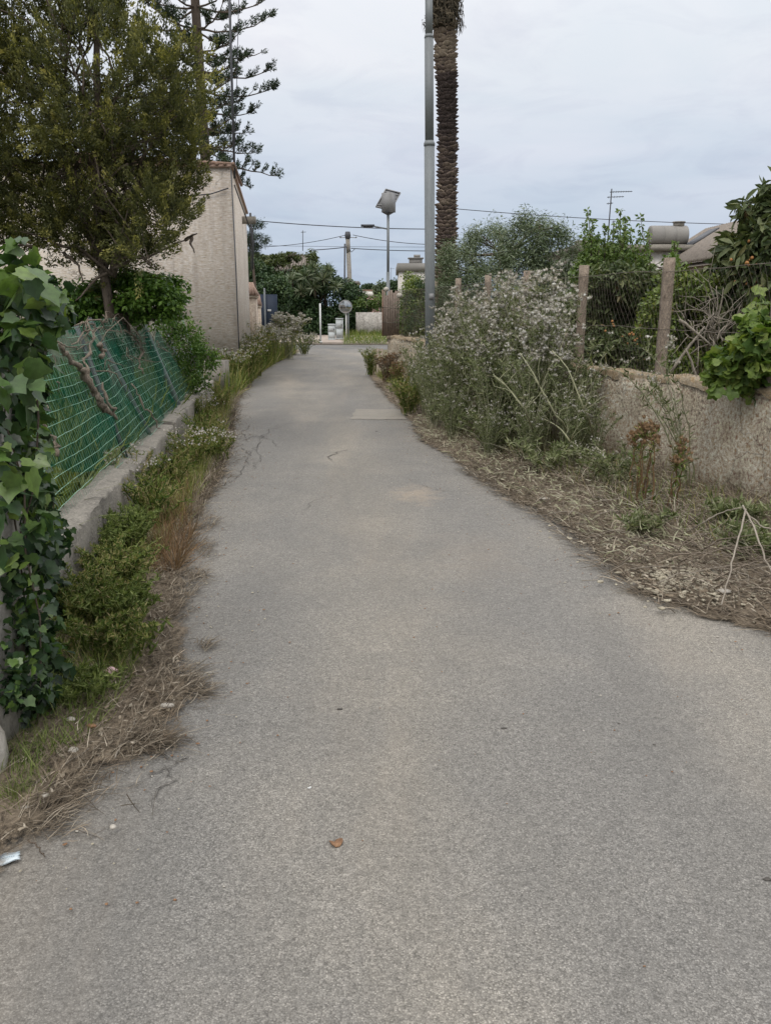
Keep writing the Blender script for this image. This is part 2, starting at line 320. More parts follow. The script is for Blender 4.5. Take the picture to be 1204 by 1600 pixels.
def netmat():
    m,nt,out=newmat('green_shade_net'); v=nd(nt,'ShaderNodeTexCoord').outputs['Object']
    col=ramp(nt,noise(nt,2.2,5,.6,v),[(.004,.05,.03),(.008,.1,.06),(.025,.16,.105)],[.3,.5,.75])
    d=nd(nt,'ShaderNodeBsdfDiffuse'); nt.links.new(col,d.inputs[0])
    t=nd(nt,'ShaderNodeBsdfTranslucent'); nt.links.new(col,t.inputs[0])
    a=nd(nt,'ShaderNodeMixShader'); a.inputs[0].default_value=.45; nt.links.new(d.outputs[0],a.inputs[1]); nt.links.new(t.outputs[0],a.inputs[2])
    tp=nd(nt,'ShaderNodeBsdfTransparent'); s=nd(nt,'ShaderNodeMixShader')
    nt.links.new(ramp(nt,noise(nt,1.5,4,.6,v),[(.38,.38,.38),(.8,.8,.8)],[.36,.62]),s.inputs[0])
    nt.links.new(tp.outputs[0],s.inputs[1]); nt.links.new(a.outputs[0],s.inputs[2]); nt.links.new(s.outputs[0],out.inputs[0]); return m
M['net']=netmat()
# ------------------------------------------------------------------ scatter helpers
def unit(n,r=rs):
    v=r.normal(size=(n,3)); return v/np.linalg.norm(v,axis=1)[:,None]
def frames(N,D):      # normal N and wanted direction D -> side, along, normal
    B=D-N*np.sum(D*N,axis=1)[:,None]; B/=np.linalg.norm(B,axis=1)[:,None]+1e-9
    A=np.cross(B,N); return A,B,N
def nz(v): return v/(np.linalg.norm(v,axis=1)[:,None]+1e-9)
LEAF=(np.array([(0,0,0),(.28,.45,.06),(0,.5,-.03),(-.28,.45,.06),(0,1,-.12)]),[(0,1,2),(0,2,3),(2,1,4),(3,2,4)])
NARROW=(np.array([(0,0,0),(.11,.4,.03),(0,.5,-.02),(-.11,.4,.03),(0,1,-.15)]),[(0,1,2),(0,2,3),(2,1,4),(3,2,4)])
LONG=(np.array([(0,0,0),(.15,.35,.04),(.13,.7,.0),(0,1,-.14),(-.13,.7,.0),(-.15,.35,.04),(0,.5,-.03)]),[(0,1,6),(1,2,6),(2,3,6),(3,4,6),(4,5,6),(5,0,6)])
BLADE=(np.array([(-.03,0,0),(.03,0,0),(-.022,.5,.04),(.022,.5,.04),(0,1,-.06)]),[(0,1,3),(0,3,2),(2,3,4)])
def ivyleaf():
    o=[(0,.02),(.22,-.08),(.47,.08),(.42,.28),(.48,.5),(.24,.66),(0,1),(-.24,.66),(-.48,.5),(-.42,.28),(-.47,.08),(-.22,-.08)]
    V=[(0,.3,-.05)]+[(x,y,.1*abs(x)-.12*y*y) for x,y in o]
    return np.array(V),[(0,i,i%12+1) for i in range(1,13)]
IVY=ivyleaf()
def grapeleaf():
    V=[(0,.35,-.04)]; n=16
    for i in range(n):
        a=i*2*math.pi/n; r=.5*(1+.22*math.cos(5*a)+(.07 if i%2 else -.05)); V.append((r*math.sin(a),.4+r*math.cos(a),.09*math.sin(3*a)))
    return np.array(V),[(0,i,i%n+1) for i in range(1,n+1)]
GRAPE=grapeleaf()
def blobs_px(spec,Y,dy):   # spec (px,py,rx,ry) photo ellipses -> list of (centre, radii) in metres
    out=[]
    for (px,py,rx,ry) in spec:
        y=Y+rs.uniform(-dy,dy); s=ppm(y); out.append((P(px,py,y),np.array([rx/s,max(rx,ry)/s*.8,ry/s])))
    return out
def sub_blobs(blobs,n,r,flat=1.0,shell=.35):
    out=[]
    vol=np.array([b[1][0]*b[1][2] for b in blobs]); cnt=np.maximum(2,(n*vol/vol.sum()).astype(int))
    for (c,rad),k in zip(blobs,cnt):
        d=unit(k); rr=(shell+(1-shell)*rs.rand(k))[:,None]**.6; p=c+d*rad*rr
        q=r*rs.uniform(.6,1.4,k)
        out+= [(p[i],np.array([q[i],q[i],q[i]*flat])) for i in range(k)]
    return out
def leaves(buf,blobs,per,size,T=LEAF,up=.5,out=.5,droop=0.,jit=.35):
    c=np.array([b[0] for b in blobs]); rad=np.array([b[1] for b in blobs]); n=len(c)
    c=np.repeat(c,per,0); rad=np.repeat(rad,per,0)
    d=unit(n*per); rr=rs.rand(n*per)[:,None]**.45
    pos=c+d*rad*rr
    N=nz(unit(n*per)*.8+d*out+np.array([0,0,up]))
    D=unit(n*per)+d*.6+np.array([0,0,-droop])
    A,B,N=frames(N,D)
    r=np.clip(np.repeat(rs.rand(n),per)*(1-jit*1.6)+rs.rand(n*per)*jit*1.6,0,1)
    buf.inst(T[0],T[1],pos,A,B,N,size*rs.uniform(.6,1.25,n*per),r)
def limb(buf,a,b,r0,r1,wob=.12,n=6,k=6):
    t=np.linspace(0,1,n)[:,None]; L=np.linalg.norm(b-a)
    p=a+(b-a)*t; w=np.cumsum(rs.normal(size=(n,3))*wob*L/n,0)*np.sin(t*math.pi)
    p=p+w; p[:,2]+=(np.sin(t*math.pi)*L*.06)[:,0]
    buf.tube(p,np.linspace(r0,r1,n),k); return p
def skeleton(buf,base,top,r,blobs,twig=.35,fork=None):
    tr=limb(buf,base,top,r,r*.35,.08,9,8)
    for (c,rad) in blobs:
        z=c[2]-np.linalg.norm(c-top)*.15
        cand=tr[2:]; d=np.linalg.norm(cand-c,axis=1)+np.maximum(0,cand[:,2]-c[2])*2
        a=cand[np.argmin(d)]
        rr=min(r*.4,.012+.02*np.linalg.norm(c-a))
        q=limb(buf,a,c,rr,rr*.35,.2,6,5)
        for _ in range(4):
            e=c+unit(1)[0]*rad*.9; limb(buf,q[rs.randint(2,5)],e,rr*.4,.004,.3,4,4)
def tree(name,label,cat,base,top,r,blobs,mat,nsub,rsub,per,size,T=LEAF,up=.5,out=.5,droop=0,flat=1,group=None,bark='bark',shell=.35,jit=.35,fruit=None,crown='crown',trunk='trunk'):
    root=thing(name,label,cat,tuple(base),group)
    b=Buf(); skeleton(b,np.array(base,float),np.array(top,float),r,blobs); part(b,trunk,M[bark],root,True)
    sb=sub_blobs(blobs,nsub,rsub,flat,shell)
    f=Buf(); leaves(f,sb,per,size,T,up,out,droop,jit); part(f,crown,M[mat],root)
    if fruit:
        g=Buf(); n,rf,sel=fruit
        for i in range(n):
            if sel is not None:
                k=sel[i%len(sel)]; c=P(*k)+rs.normal(size=3)*.06
            else:
                bb=blobs[rs.randint(len(blobs))]; d=unit(1)[0]; d[1]=-abs(d[1])*.8; c=bb[0]+d*bb[1]*.95
            if i==0:
                ball(g,(0,0,0),rf,.5); fo=g.build('fruit',M['fruit'],smooth=True)
            else: fo=fo.copy(); C.objects.link(fo)
            fo.parent=root; fo.location=c-np.array(root.location); fo.scale=(rs.uniform(.75,1.15),)*3
    return root
ICO=None
def ball(buf,c,r,rnd=.5,sq=(1,1,1),jit=0):
    n,m=5,8; V=[(0,0,1)]
    for i in range(1,n):
        a=math.pi*i/n
        for j in range(m): V.append((math.sin(a)*math.cos(j*2*math.pi/m),math.sin(a)*math.sin(j*2*math.pi/m),math.cos(a)))
    V.append((0,0,-1)); V=np.array(V)*np.array(sq)*r
    if jit: V*=1+rs.uniform(-jit,jit,(len(V),1))
    t=[(0,1+j,1+(j+1)%m) for j in range(m)]+[(len(V)-1,1+(n-2)*m+(j+1)%m,1+(n-2)*m+j) for j in range(m)]
    q=[(1+i*m+j,1+(i+1)*m+j,1+(i+1)*m+(j+1)%m,1+i*m+(j+1)%m) for i in range(n-2) for j in range(m)]
    buf.add(V+np.asarray(c),tris=t,quads=q,rnd=rnd)
# ------------------------------------------------------------------ site lines (distance -> sideways)
Lp=np.array([G(*p) for p in [(-420,1600),(0,1345),(80,1290),(150,1205),(245,1165),(285,1085),(275,1010),(272,930),(300,850),(325,780),(350,735),(362,680),(370,625),(395,600),(414,580),(440,565),(466,553),(470,547)]])
Rp=np.array([G(*p) for p in [(1204,985),(1090,965),(1000,925),(925,862),(880,822),(800,780),(740,740),(690,705),(655,690),(645,660),(612,628),(580,592),(578,575),(584,545)]])
laneL=lambda y: np.interp(y,Lp[:,1],Lp[:,0])
laneR=lambda y: np.interp(y,np.r_[-6,1.0,Rp[:,1]],np.r_[3.7,3.3,Rp[:,0]])
HW=.95
Wp=np.array([G(*p,HW) for p in [(1204,612),(1032,588),(880,568),(760,550),(595,522)]])
s0=(Wp[0]-Wp[1])/(Wp[0][1]-Wp[1][1])
wallX=lambda y: np.interp(y,np.r_[-4,Wp[:,1]],np.r_[Wp[0][0]+s0[0]*(-4-Wp[0][1]),Wp[:,0]])
HC=.4
Cp=np.array([G(*p,HC) for p in [(80,876),(120,820),(232,709),(299,632)]])
cfit=np.polyfit(Cp[:,1],Cp[:,0],1); curbX=lambda y: cfit[0]*y+cfit[1]
print('lane',Lp[:,1].round(1)[-6:],'wall',Wp.round(2).tolist(),'curb',Cp.round(2).tolist())
YE=Lp[-1][1]     # the lane's far end
# ------------------------------------------------------------------ ground
b=Buf()
xs=np.r_[-3000,-600,-120,np.linspace(-30,30,9),120,600,3000]; ys=np.r_[-300,-20,np.linspace(-6,80,12),200,800,4000]
b.grid(np.array([[(x,y,-.004) for y in ys] for x in xs])[::-1] if False else np.array([[(x,y,-.004) for x in xs] for y in ys]))
tag(b.build('ground',M['field']),None,None,kind='structure')
def strip(name,m,xa,xb,ylist,zf,nx=8,kind='structure',jag=0.0):
    P_=[]
    for y in ylist:
        a,c=xa(y),xb(y); ja,jc=rs.uniform(-jag,jag,2)
        t=np.linspace(0,1,nx); x=(a+ja)+(c+jc-a-ja)*t
        P_.append([(x[i],y,zf(t[i],y)) for i in range(nx)])
    P_=np.array(P_); dd=np.abs(P_[:,:,0]-P_[:,:1,0]); bb=Buf(); bb.grid(P_,rnd=np.clip(dd.reshape(-1)/.5,0,1)); o=bb.build(name,m,smooth=True); tag(o,None,None,kind=kind); return o
yl=np.unique(np.r_[np.arange(-5,2,.5),np.arange(2,14,.06),np.arange(14,YE+.4,.2)])
lane=strip('lane',M['asphalt'],lambda y:laneL(y)-.18,lambda y:laneR(y)+.18,yl,lambda t,y:.004+.004*math.sin(t*math.pi),8)
vert=lambda t,y:.0
def verge_z(h): return lambda t,y: .0135+h*(t**1.2)*(.7+.5*math.sin(y*2.3)*math.sin(y*.9+t*4))+rs.uniform(0,.012)*min(1,t*4)
strip('verge',M['dirtedge'],lambda y:laneR(y)-.16,lambda y:wallX(y)+.02,yl[::2],verge_z(.03),10)
strip('verge',M['dirtedge'],lambda y:laneL(y)+.16,lambda y:curbX(y)-.02,np.arange(-3,18,.12),verge_z(.06),10)
strip('verge',M['dirtedge'],lambda y:laneL(y)+.1,lambda y:-5.2-.12*(y-18) ,np.arange(17.6,YE,.3),verge_z(.06),10)
strip('garden_soil',M['field'],lambda y:curbX(y)-.15,lambda y:curbX(y)-9,np.arange(-2,18,.5),lambda t,y:.15+.08*math.sin(y+t*9),10)
strip('garden_soil',M['field'],lambda y:wallX(y)+.2,lambda y:wallX(y)+14,np.arange(-3,21,.5),lambda t,y:.3+.08*math.sin(y+t*9),10)
strip('cross_road',M['asphalt2'],lambda y:-40,lambda y:40,[YE+.35,YE+2,YE+4.4],lambda t,y:.002,12)
kb=Buf(); kb.box((0,YE+4.5,.05),(80,.15,.14)); tag(kb.build('kerb',M['kerb']),None,None,kind='structure')
strip('pavement',M['kerb'],lambda y:-40,lambda y:40,[YE+4.58,YE+8,YE+14],lambda t,y:.1,12)
# cracks and repaired patch
def crack(pts,w=.01):
    bb=Buf(); p=np.array([G(*q,0) for q in pts]); n=[]
    for i in range(len(p)-1):
        for t in np.linspace(0,1,7)[:-1]: n.append(p[i]*(1-t)+p[i+1]*t+np.r_[rs.normal(size=2)*.02,0])
    n.append(p[-1]); n=np.array(n); d=np.gradient(n,axis=0); s=np.stack([-d[:,1],d[:,0],0*d[:,0]],1); s/=np.linalg.norm(s,axis=1)[:,None]
    ww=w*.6*rs.uniform(.2,1,(len(n),1)); ww[0]=ww[-1]=.001
    a=n+s*ww; c=n-s*ww
    for q in (a,c): q[:,2]=.0125
    bb.grid(np.stack([a,c],1)); return bb
def patch(px):
    p=[G(*q) for q in px]; bb=Buf(); V=[]
    n=len(p)
    for i in range(n):
        for t in np.linspace(0,1,9)[:-1]: V.append(p[i]*(1-t)+p[(i+1)%n]*t+np.r_[rs.normal(size=2)*.012,0])
    V=np.array(V); V[:,2]=.0105; bb.add(V,ngon=[list(range(len(V)))]); return bb
o=patch([(548,656),(634,657),(636,641),(556,640)]).build('road_patch',M['slab']); tag(o,None,None,kind='structure')
for i,(pts,w) in enumerate([([(545,656),(590,657),(640,656)],.018),([(385,712),(400,700),(412,684),(395,682)],.012),([(375,690),(392,684),(418,682)],.01),([(512,722),(525,708),(540,704)],.01),
        ([(215,1230),(262,1212),(268,1195),(300,1180)],.004),([(262,1212),(255,1240),(232,1262)],.003),([(268,1195),(250,1178)],.003),([(378,604),(410,602),(440,600)],.02),([(395,735),(408,720),(402,700)],.008),
        ([(440,690),(470,686)],.006),([(655,690),(700,697)],.02),([(668,700),(720,712)],.016),([(380,700),(388,712),(384,728)],.01),([(400,684),(424,688),(436,700)],.01),([(412,684),(420,672),(440,668)],.01),([(388,692),(378,676),(392,664)],.01),([(430,668),(470,660),(520,662)],.006),([(350,760),(372,748),(384,728)],.008),([(655,760),(700,770),(760,768)],.005),([(470,800),(500,780),(520,776)],.005),([(560,633),(600,634)],.012),([(400,588),(440,585),(480,586)],.02)]):
    o=crack(pts,w).build('road_crack',M['crack']); tag(o,None,None,kind='structure')
#SECTION2
# ================================================================== LEFT SIDE
# house
A_=np.array([P(370,500,17.5)[0],17.5]); B_=np.array([P(390,480,26)[0],26.0]); D_=np.array([-10.2,17.5]); C_=np.array([-11.2,26.0])
HH=P(360,262,17.5)[2]
house=thing('house','beige rough-plastered house with thin tiled roof edge, left of the lane','house',(A_[0]-3,20,0))
b=Buf()
def prism(bb,foot,z0,z1,rnd=.5):
    n=len(foot); V=[(x,y,z0) for x,y in foot]+[(x,y,z1) for x,y in foot]
    bb.add(V,quads=[(i,(i+1)%n,n+(i+1)%n,n+i) for i in range(n)],ngon=[list(range(n))[::-1],list(range(n,2*n))],rnd=rnd)
prism(b,[A_,B_,C_,D_],0,HH); part(b,'wall',M['house'],house)
b=Buf(); e=.05
prism(b,[A_+(e,-e),B_+(e,e),C_+(-e,e),D_+(-e,-e)],HH+.002,HH+.05); 
part(b,'eaves',M['terracotta'],house)
b=Buf()
for i in range(46):
    x=A_[0]+.06-i*.155; b.tube([(x,17.42,HH+.06),(x-.03,17.7,HH+.075),(x-.5,21.5,HH+.2)],.036,6,rs.rand())
d=(B_-A_)/np.linalg.norm(B_-A_)
for i in range(56):
    p=A_+d*i*.155+.0; b.tube([(p[0]+.04,p[1],HH+.06),(p[0]-.3,p[1]-.03,HH+.08),(p[0]-3,p[1]-.34,HH+.2)],.036,6,rs.rand())
rt=part(b,'roof',M['tile'],house)
b=Buf(); k=[(A_[0]+.03-.02,17.47,HH-.05),(A_[0]+.03,17.46,2.2),(A_[0]+.03,17.46,.2)]; b.tube(k,.012,6)
part(b,'conduit',M['darkmetal'],house,True)
b=Buf(); q=P(376,344,22.5); b.box((q[0]+.12,22.5,q[2]),(.5,.22,.16)); part(b,'beam_end',M['concrete'],house)
b=Buf(); q=P(385,320,25.2); b.tube([(q[0]+.1,25.2,HH-.05),(q[0]+.14,25.2,HH-.9),(q[0]+.1,25.25,2.6)],.03,8); part(b,'downpipe',M['darkmetal'],house,True)
b=Buf(); b.tube([P(255,318,17.45),P(300,306,17.45),P(330,303,17.45),P(357,294,17.45),],.012,5); part(b,'cable',M['cable'],house,True)
b=Buf(); b.tube([(A_[0]+.04,17.6,HH-.3),(A_[0]-.05,20,HH-.9),(B_[0]+.15,25.5,HH-1.6)],.012,5); part(b,'cable',M['cable'],house,True)
# tall mast on the house
mast=thing('antenna_mast','tall thin dark mast with a stay wire rising above the tiled roof corner','mast',(0,0,0))
b=Buf(); q0=P(366,262,17.9); q1=P(357,-60,17.9); mast.location=tuple(q0)
b.tube([q0-[0,0,.2],q0*.5+q1*.5,q1],.024,8); part(b,'pole',M['darkmetal'],mast,True)
b=Buf(); b.tube([P(366,262,18.1),P(370,130,18.1),P(374,-40,18.1)],.007,5); part(b,'stay_wire',M['cable'],mast)
# rubble block between curb and house
b=Buf()
for (px,py,y,s) in [(336,560,15.5,(.38,.6,.55))]:
    q=P(px,py,y); b.box((q[0],y,s[2]/2+.1),s)
tag(b.build('masonry_stub',M['concrete']),'low crumbling grey masonry block between the green fence and the house corner','masonry')
# curb wall
yc=np.r_[np.arange(-1,2.5,.4),np.arange(2.5,14.4,.12)]
def wallmesh(fx,w,h,ys,jt=.012,side=-1,taper=0):
    rows=[]
    for y in ys:
        x=fx(y); j=rs.normal(size=6)*jt
        rows.append([(x+j[0],y,0),(x+j[1],y,h*.55),(x+j[2],y,h-.014),(x+side*.012,y,h+j[3]*.6),(x+side*w*.5,y,h+.01+j[4]*.6),(x+side*(w-.02),y,h+j[5]*.6),(x+side*w,y,h-.03),(x+side*w,y,0)])
    return np.array(rows)
b=Buf()
segs=[(-1,6.35),(6.42,9.0),(9.04,14.3)]
for a,c in segs:
    ys=np.arange(a,c,.1); m_=wallmesh(curbX,.24,HC+rs.uniform(-.012,.012),ys,.008)
    b.grid(m_ if True else m_)
    for k in (0,-1): b.add(m_[k],ngon=[list(range(8))])
tag(b.build('kerb_wall',M['concrete']),'low cracked concrete wall under the leaning green fence, left of the lane','wall')
# green fence
LEAN=.42; FH=1.08
def fpt(y,t,off=0):    # t 0 base .. 1 top
    w=.05*math.sin(y*1.7)+.03*math.sin(y*4.1)
    sg=-.05*max(0,math.sin(y*1.1))*t
    return np.array([curbX(y)-.12-off-(LEAN+w)*t*(1+.15*math.sin(y*.8)), y+.05*t, HC+(FH+sg)*t])
gf=thing('wire_fence','leaning green wire mesh fence with torn shade net on the low left wall','fence',(curbX(6)-.12,6,HC))
b=Buf(); ys=np.arange(2.6,14.2,.12)
for k in range(17):
    t=k/16; pts=np.array([fpt(y,t)+np.r_[rs.normal(size=2)*.001,.008*math.sin(y*2.3+k)+rs.normal()*.0015] for y in ys]); b.tube(pts,.0024,3,cap=False)
for y in np.arange(2.6,14.2,.05):
    pts=[fpt(y,t)+rs.normal(size=3)*.003 for t in np.linspace(0,1,5)]; b.tube(pts,.0011,3,cap=False)
part(b,'wire_mesh',M['greenwire'],gf)
b=Buf()
def netgrid(y0,y1,t0f,t1f,off):
    Y=np.arange(y0,y1,.08); g=[]
    for y in Y:
        a,c=t0f(y),t1f(y); g.append([fpt(y,a+(c-a)*s,off+.035*math.sin(y*6+s*5)+.02*math.sin(s*12+y)) for s in np.linspace(0,1,14)])
    b.grid(np.array(g))
netgrid(4.0,10.6,lambda y:max(0,.32-.1*(y-4)+.05*math.sin(y*3)) ,lambda y:.99+.01*math.sin(y*9),.04)
netgrid(2.8,4.3,lambda y:.45+.1*math.sin(y*5),lambda y:.97,.05)
netgrid(10.3,12.4,lambda y:.0,lambda y:.75+.1*math.sin(y*5),.05)
part(b,'shade_net',M['net'],gf,True)
for i,y in enumerate([4.6,6.9,8.2,10.6,12.4]):
    b=Buf(); a=fpt(y,-.05,.02); c=fpt(y+.1,1.02,.03); b.tube([a,c],.02 if i!=3 else .03,6)
    part(b,'post',M['galv'] if i in(3,4) else M['darkmetal'],gf,True)
# dead vine stems hanging in the fence
dv=thing('dead_vine','gnarled grey dead vine stems tangled in the green wire fence','vine',(curbX(6)-.3,6,.9))
b=Buf()
def onf(px,py,off=-.03):   # photo pixel onto the leaning fence plane
    best=None
    for y in np.arange(2.8,13,.04):
        for_t=(P(px,py,y)[2]-HC)/FH; q=fpt(y,for_t,off); d=abs(q[0]-P(px,py,y)[0])
        if best is None or d<best[0]: best=(d,q)
    return best[1]
for pts,r in [([(92,533),(108,560),(128,580),(150,618),(168,645)],.035),([(146,512),(138,535),(133,560),(136,590),(150,615)],.02),([(150,530),(160,545),(152,556)],.03),
              ([(130,575),(140,600),(152,625),(163,640)],.03),([(195,516),(212,535),(222,548),(218,575),(225,585)],.015),([(50,625),(65,665),(85,690),(92,715)],.02),
              ([(205,600),(225,635),(240,655),(255,680)],.013),([(160,598),(170,630),(185,655)],.018)]:
    P3=np.array([onf(*p) for p in pts]); t=np.linspace(0,len(P3)-1,len(P3)*4)
    P3=np.stack([np.interp(t,np.arange(len(P3)),P3[:,i]) for i in range(3)],1)+rs.normal(size=(len(t),3))*.012
    b.tube(P3,r*.62*rs.uniform(.5,1.4,len(t)),7,rs.rand())
part(b,'stems',M['deadwood'],dv,False)
b=Buf()
for i in range(60):
    y=rs.uniform(3.3,12.6); a=fpt(y,rs.uniform(.6,1.02),-.02); limb(b,a,a+np.array([rs.normal()*.08,rs.normal()*.3,-abs(rs.normal())*.18]),.006,.002,.5,5,4)
for i in range(45):
    y=rs.uniform(7,13); a=fpt(y,.97,-.01); limb(b,a,a+np.array([rs.normal()*.05,rs.normal()*.45,rs.normal()*.05]),.009,.003,.5,6,4)
part(b,'twigs',M['deadwood'],dv)
# garden pillar with ivy
q=G(8,1195); pil=thing('garden_pillar','grey rendered garden pillar almost hidden under ivy at the left edge','pillar',(q[0]-.22,q[1]+.2,0))
b=Buf(); b.box((0,0,.8),(.42,.42,1.6)); b.box((0,0,1.64),(.5,.5,.08)); o=b.build('shaft',M['farwall']); o.parent=pil
stone=Buf(); ball(stone,(q[0]-.03,q[1]-.12,.1),.13,sq=(.7,1,1.2),jit=.08); tag(stone.build('stone',M['stone'],smooth=True),'large pale stone leaning at the foot of the ivy pillar','stone')
pc=np.array([q[0]-.22,q[1]+.2,0])
ivy=thing('ivy','dense ivy with broad dark and yellow-green leaves climbing the pillar at left','climbing plant',(pc[0]+.15,pc[1],0))
b=Buf()
for i in range(16):
    a=pc+np.array([rs.uniform(-.2,.28),-.12+rs.uniform(0,.3),0]); n=8; z=np.linspace(0,1.7,n); pts=np.stack([a[0]+np.cumsum(rs.normal(size=n)*.03),a[1]+np.cumsum(rs.normal(size=n)*.02),z],1); b.tube(pts,.0035,5)
part(b,'stems',M['bark'],ivy,True)
b=Buf()
bl=[]
def ivyb(px,py,y,r): bl.append((P(px,py,y),np.array([r,r*.7,r])))
for px,py,y,r in [(20,470,3.0,.14),(60,470,3.25,.12),(85,480,3.4,.07),(10,560,2.9,.16),(40,540,3.1,.1),(5,700,3.0,.17),(35,640,3.2,.09),(30,760,3.1,.13),(15,850,3.0,.17),(50,830,3.2,.12),(30,950,3.1,.17),(45,1000,3.2,.1),(50,1060,3.2,.1),(70,1040,3.3,.12),(20,900,3.0,.15),(-40,500,3,.25),(-50,700,3,.28),(-60,900,3.05,.25),(35,1000,3.1,.1),(40,600,3.25,.08),(45,700,3.3,.08)]: ivyb(px,py,y,r)
leaves(b,bl,95,.05,IVY,.45,.6,.9,jit=.6)
bl=[]
for px,py,y,r in [(15,950,2.95,.14),(20,1020,2.9,.13),(40,1070,2.95,.1),(10,1080,2.85,.08),(60,1090,3.1,.08),(25,1120,3.0,.07),(65,1075,3.2,.06),(50,980,3.05,.12),(60,1010,3.2,.07)]: ivyb(px,py,y,r)
leaves(b,bl,110,.036,IVY,.5,.7,.9,jit=.5); 
f=part(b,'leaves',M['ivy'],ivy,True)
b=Buf(); bl=[]
for px,py,y,r in [(15,430,2.75,.10),(50,440,2.9,.1),(68,465,3.0,.05),(25,600,2.7,.08),(15,720,2.65,.08),(80,505,3.05,.03),(45,520,2.85,.07),(10,780,2.7,.08),(60,820,2.95,.05),(15,860,2.75,.08),(30,400,2.95,.06)]: ivyb(px,py,y,r)
leaves(b,bl,13,.075,IVY,.55,.5,1.3,jit=.6); b.r=[np.clip(r_*.5+.42,0,1) for r_ in b.r]
part(b,'young_leaves',M['ivy'],ivy,True)
# small creeping leaves on the fence foot
def shrub(name,label,cat,spec,Y,dy,mat,nsub,rsub,per,size,T=LEAF,group=None,fruit=None,up=.5,droop=0,ground=0.0,flat=1,shell=.35,jit=.35,out=.5,crown='foliage',trunk='stems',r=.03,bark='bark'):
    bl=blobs_px(spec,Y,dy); c=np.mean([x[0] for x in bl],0); base=np.array([c[0],c[1],ground]); top=np.array([c[0],c[1],max(ground+.3,c[2])])
    return tree(name,label,cat,base,top,r,bl,mat,nsub,rsub,per,size,T,up,out,droop,flat,group,bark,shell,jit,fruit,crown,trunk)
shrub('creeper','dark bindweed trailing over the wire at the foot of the ivy','climbing plant',[(50,760,26,50),(55,860,34,45),(75,930,34,50),(80,840,24,30),(85,1000,30,40)],3.9,.15,'ivy',60,.07,26,.04,IVY,r=.01,droop=.6)
shrub('vine_bush','bright green leafy bush piled on top of the green fence','bush',[(130,475,45,35),(190,465,55,35),(240,475,45,35),(215,450,40,22),(160,492,50,22),(200,440,34,18),(225,438,26,16),(255,455,32,24),(110,490,30,25),(275,480,20,22)],9.6,.5,'vine',260,.12,60,.06,LEAF,r=.05,up=.9,flat=.55,droop=.4)
shrub('fence_creeper','tangled creeper with small leaves over the far end of the green fence','climbing plant',[(290,540,30,45),(312,575,25,35),(270,520,20,25),(325,560,15,20),(300,600,15,18)],11.8,.4,'vine',120,.1,40,.045,LEAF,r=.02,bark='greywood')
# conifer
spec=[(50,20,150,130),(20,180,150,140),(150,150,115,110),(262,125,56,56),(235,245,76,80),(120,290,135,90),(230,335,62,56),(275,185,34,46),(225,400,40,22),(150,30,70,60),(280,290,32,38),(130,375,95,42),(50,368,90,34),(290,230,30,60),(272,345,22,28),(296,160,14,26),(205,385,60,34),(178,430,24,34),(172,450,16,22),(175,400,50,30),(60,330,100,55),(-90,100,120,200),(-80,300,90,90),(60,-110,150,110),(180,395,42,25),(150,60,60,60),(270,215,30,40),(262,330,30,35)]
bl=blobs_px(spec,9.3,.7)
tb=P(178,470,9.3); con=thing('conifer','large old conifer with mossy yellow-green sprays overhanging the fence','tree',(tb[0],9.3,.15))
b=Buf(); topp=P(120,-80,9.3); tr=limb(b,np.array([tb[0],9.3,.15]),np.array([tb[0]-.1,9.3,2.2]),.055,.05,.05,6,8)
limb(b,np.array([tb[0]-.1,9.3,2.1]),topp,.055,.02,.1,8,7); limb(b,np.array([tb[0]-.1,9.3,2.0]),P(0,60,9.6),.05,.02,.15,8,7); limb(b,np.array([tb[0],9.3,1.9]),P(230,200,9.0),.045,.015,.15,8,6)
hub=np.array([P(150,330,9.3),P(110,200,9.4),P(60,120,9.5),P(190,260,9.1),P(110,60,9.3)])
bare=[(130,135),(120,100),(145,160),(100,120),(60,150),(200,400),(180,440),(120,400),(60,400),(300,370),(40,60)]
for c,rad in bl:
    for _ in range(5):
        e=c+unit(1)[0]*rad*rs.uniform(.6,1.0); h=hub[np.argmin(np.linalg.norm(hub-e,axis=1))]; h=h+(hub[rs.randint(5)]-h)*rs.uniform(0,.5)+rs.normal(size=3)*.12
        limb(b,h,e,.013,.004,.25,8,5)
for px,py,px2,py2 in [(175,430,60,385),(60,385,-20,395),(170,425,118,470),(178,420,300,372),(180,410,240,420),(100,395,130,440),(150,405,20,360),(290,375,308,365),(300,372,304,395)]:
    limb(b,P(px,py,9.2),P(px2,py2,9.0),.02,.006,.25,8,5)
part(b,'trunk',M['bark'],con,True)
# plumes
pl=[]; vol=np.array([x[1][0]*x[1][2] for x in bl]); 
for (c,rad),k in zip(bl,(4000*vol/vol.sum()).astype(int)):
    d=unit(k); rr=rs.uniform(.25,1.02,k)[:,None]**.7; pl.append(np.concatenate([c+d*rad*rr,d],1))
pl=np.concatenate(pl)
px_=602+pl[:,0]/ (pl[:,1]*cp+(EYE-pl[:,2])*sp)*F; yy_=pl[:,1]*cp+(EYE-pl[:,2])*sp; py_=800-(( -(pl[:,1])*-sp+(pl[:,2]-EYE)*cp)/yy_)*F
hole=((px_-130)/48)**2+((py_-105)/42)**2<1
hole|=((px_-60)/22)**2+((py_-60)/22)**2<1
hole|=((px_-205)/16)**2+((py_-15)/45)**2<1
pl=pl[~(hole&(rs.rand(len(pl))<.85))]
n=len(pl); per=84
ax=nz(pl[:,3:]*.55+unit(n)*.35+np.array([0,0,.6])); ln=rs.uniform(.16,.40,n)
t=rs.rand(n,per)**.8; a1=rs.rand(n,per)*6.283; wr=(.05*(1-t)**.6*(.4+t)*1.6)
s1=nz(np.cross(ax,[.3,.2,1])); s2=np.cross(ax,s1)
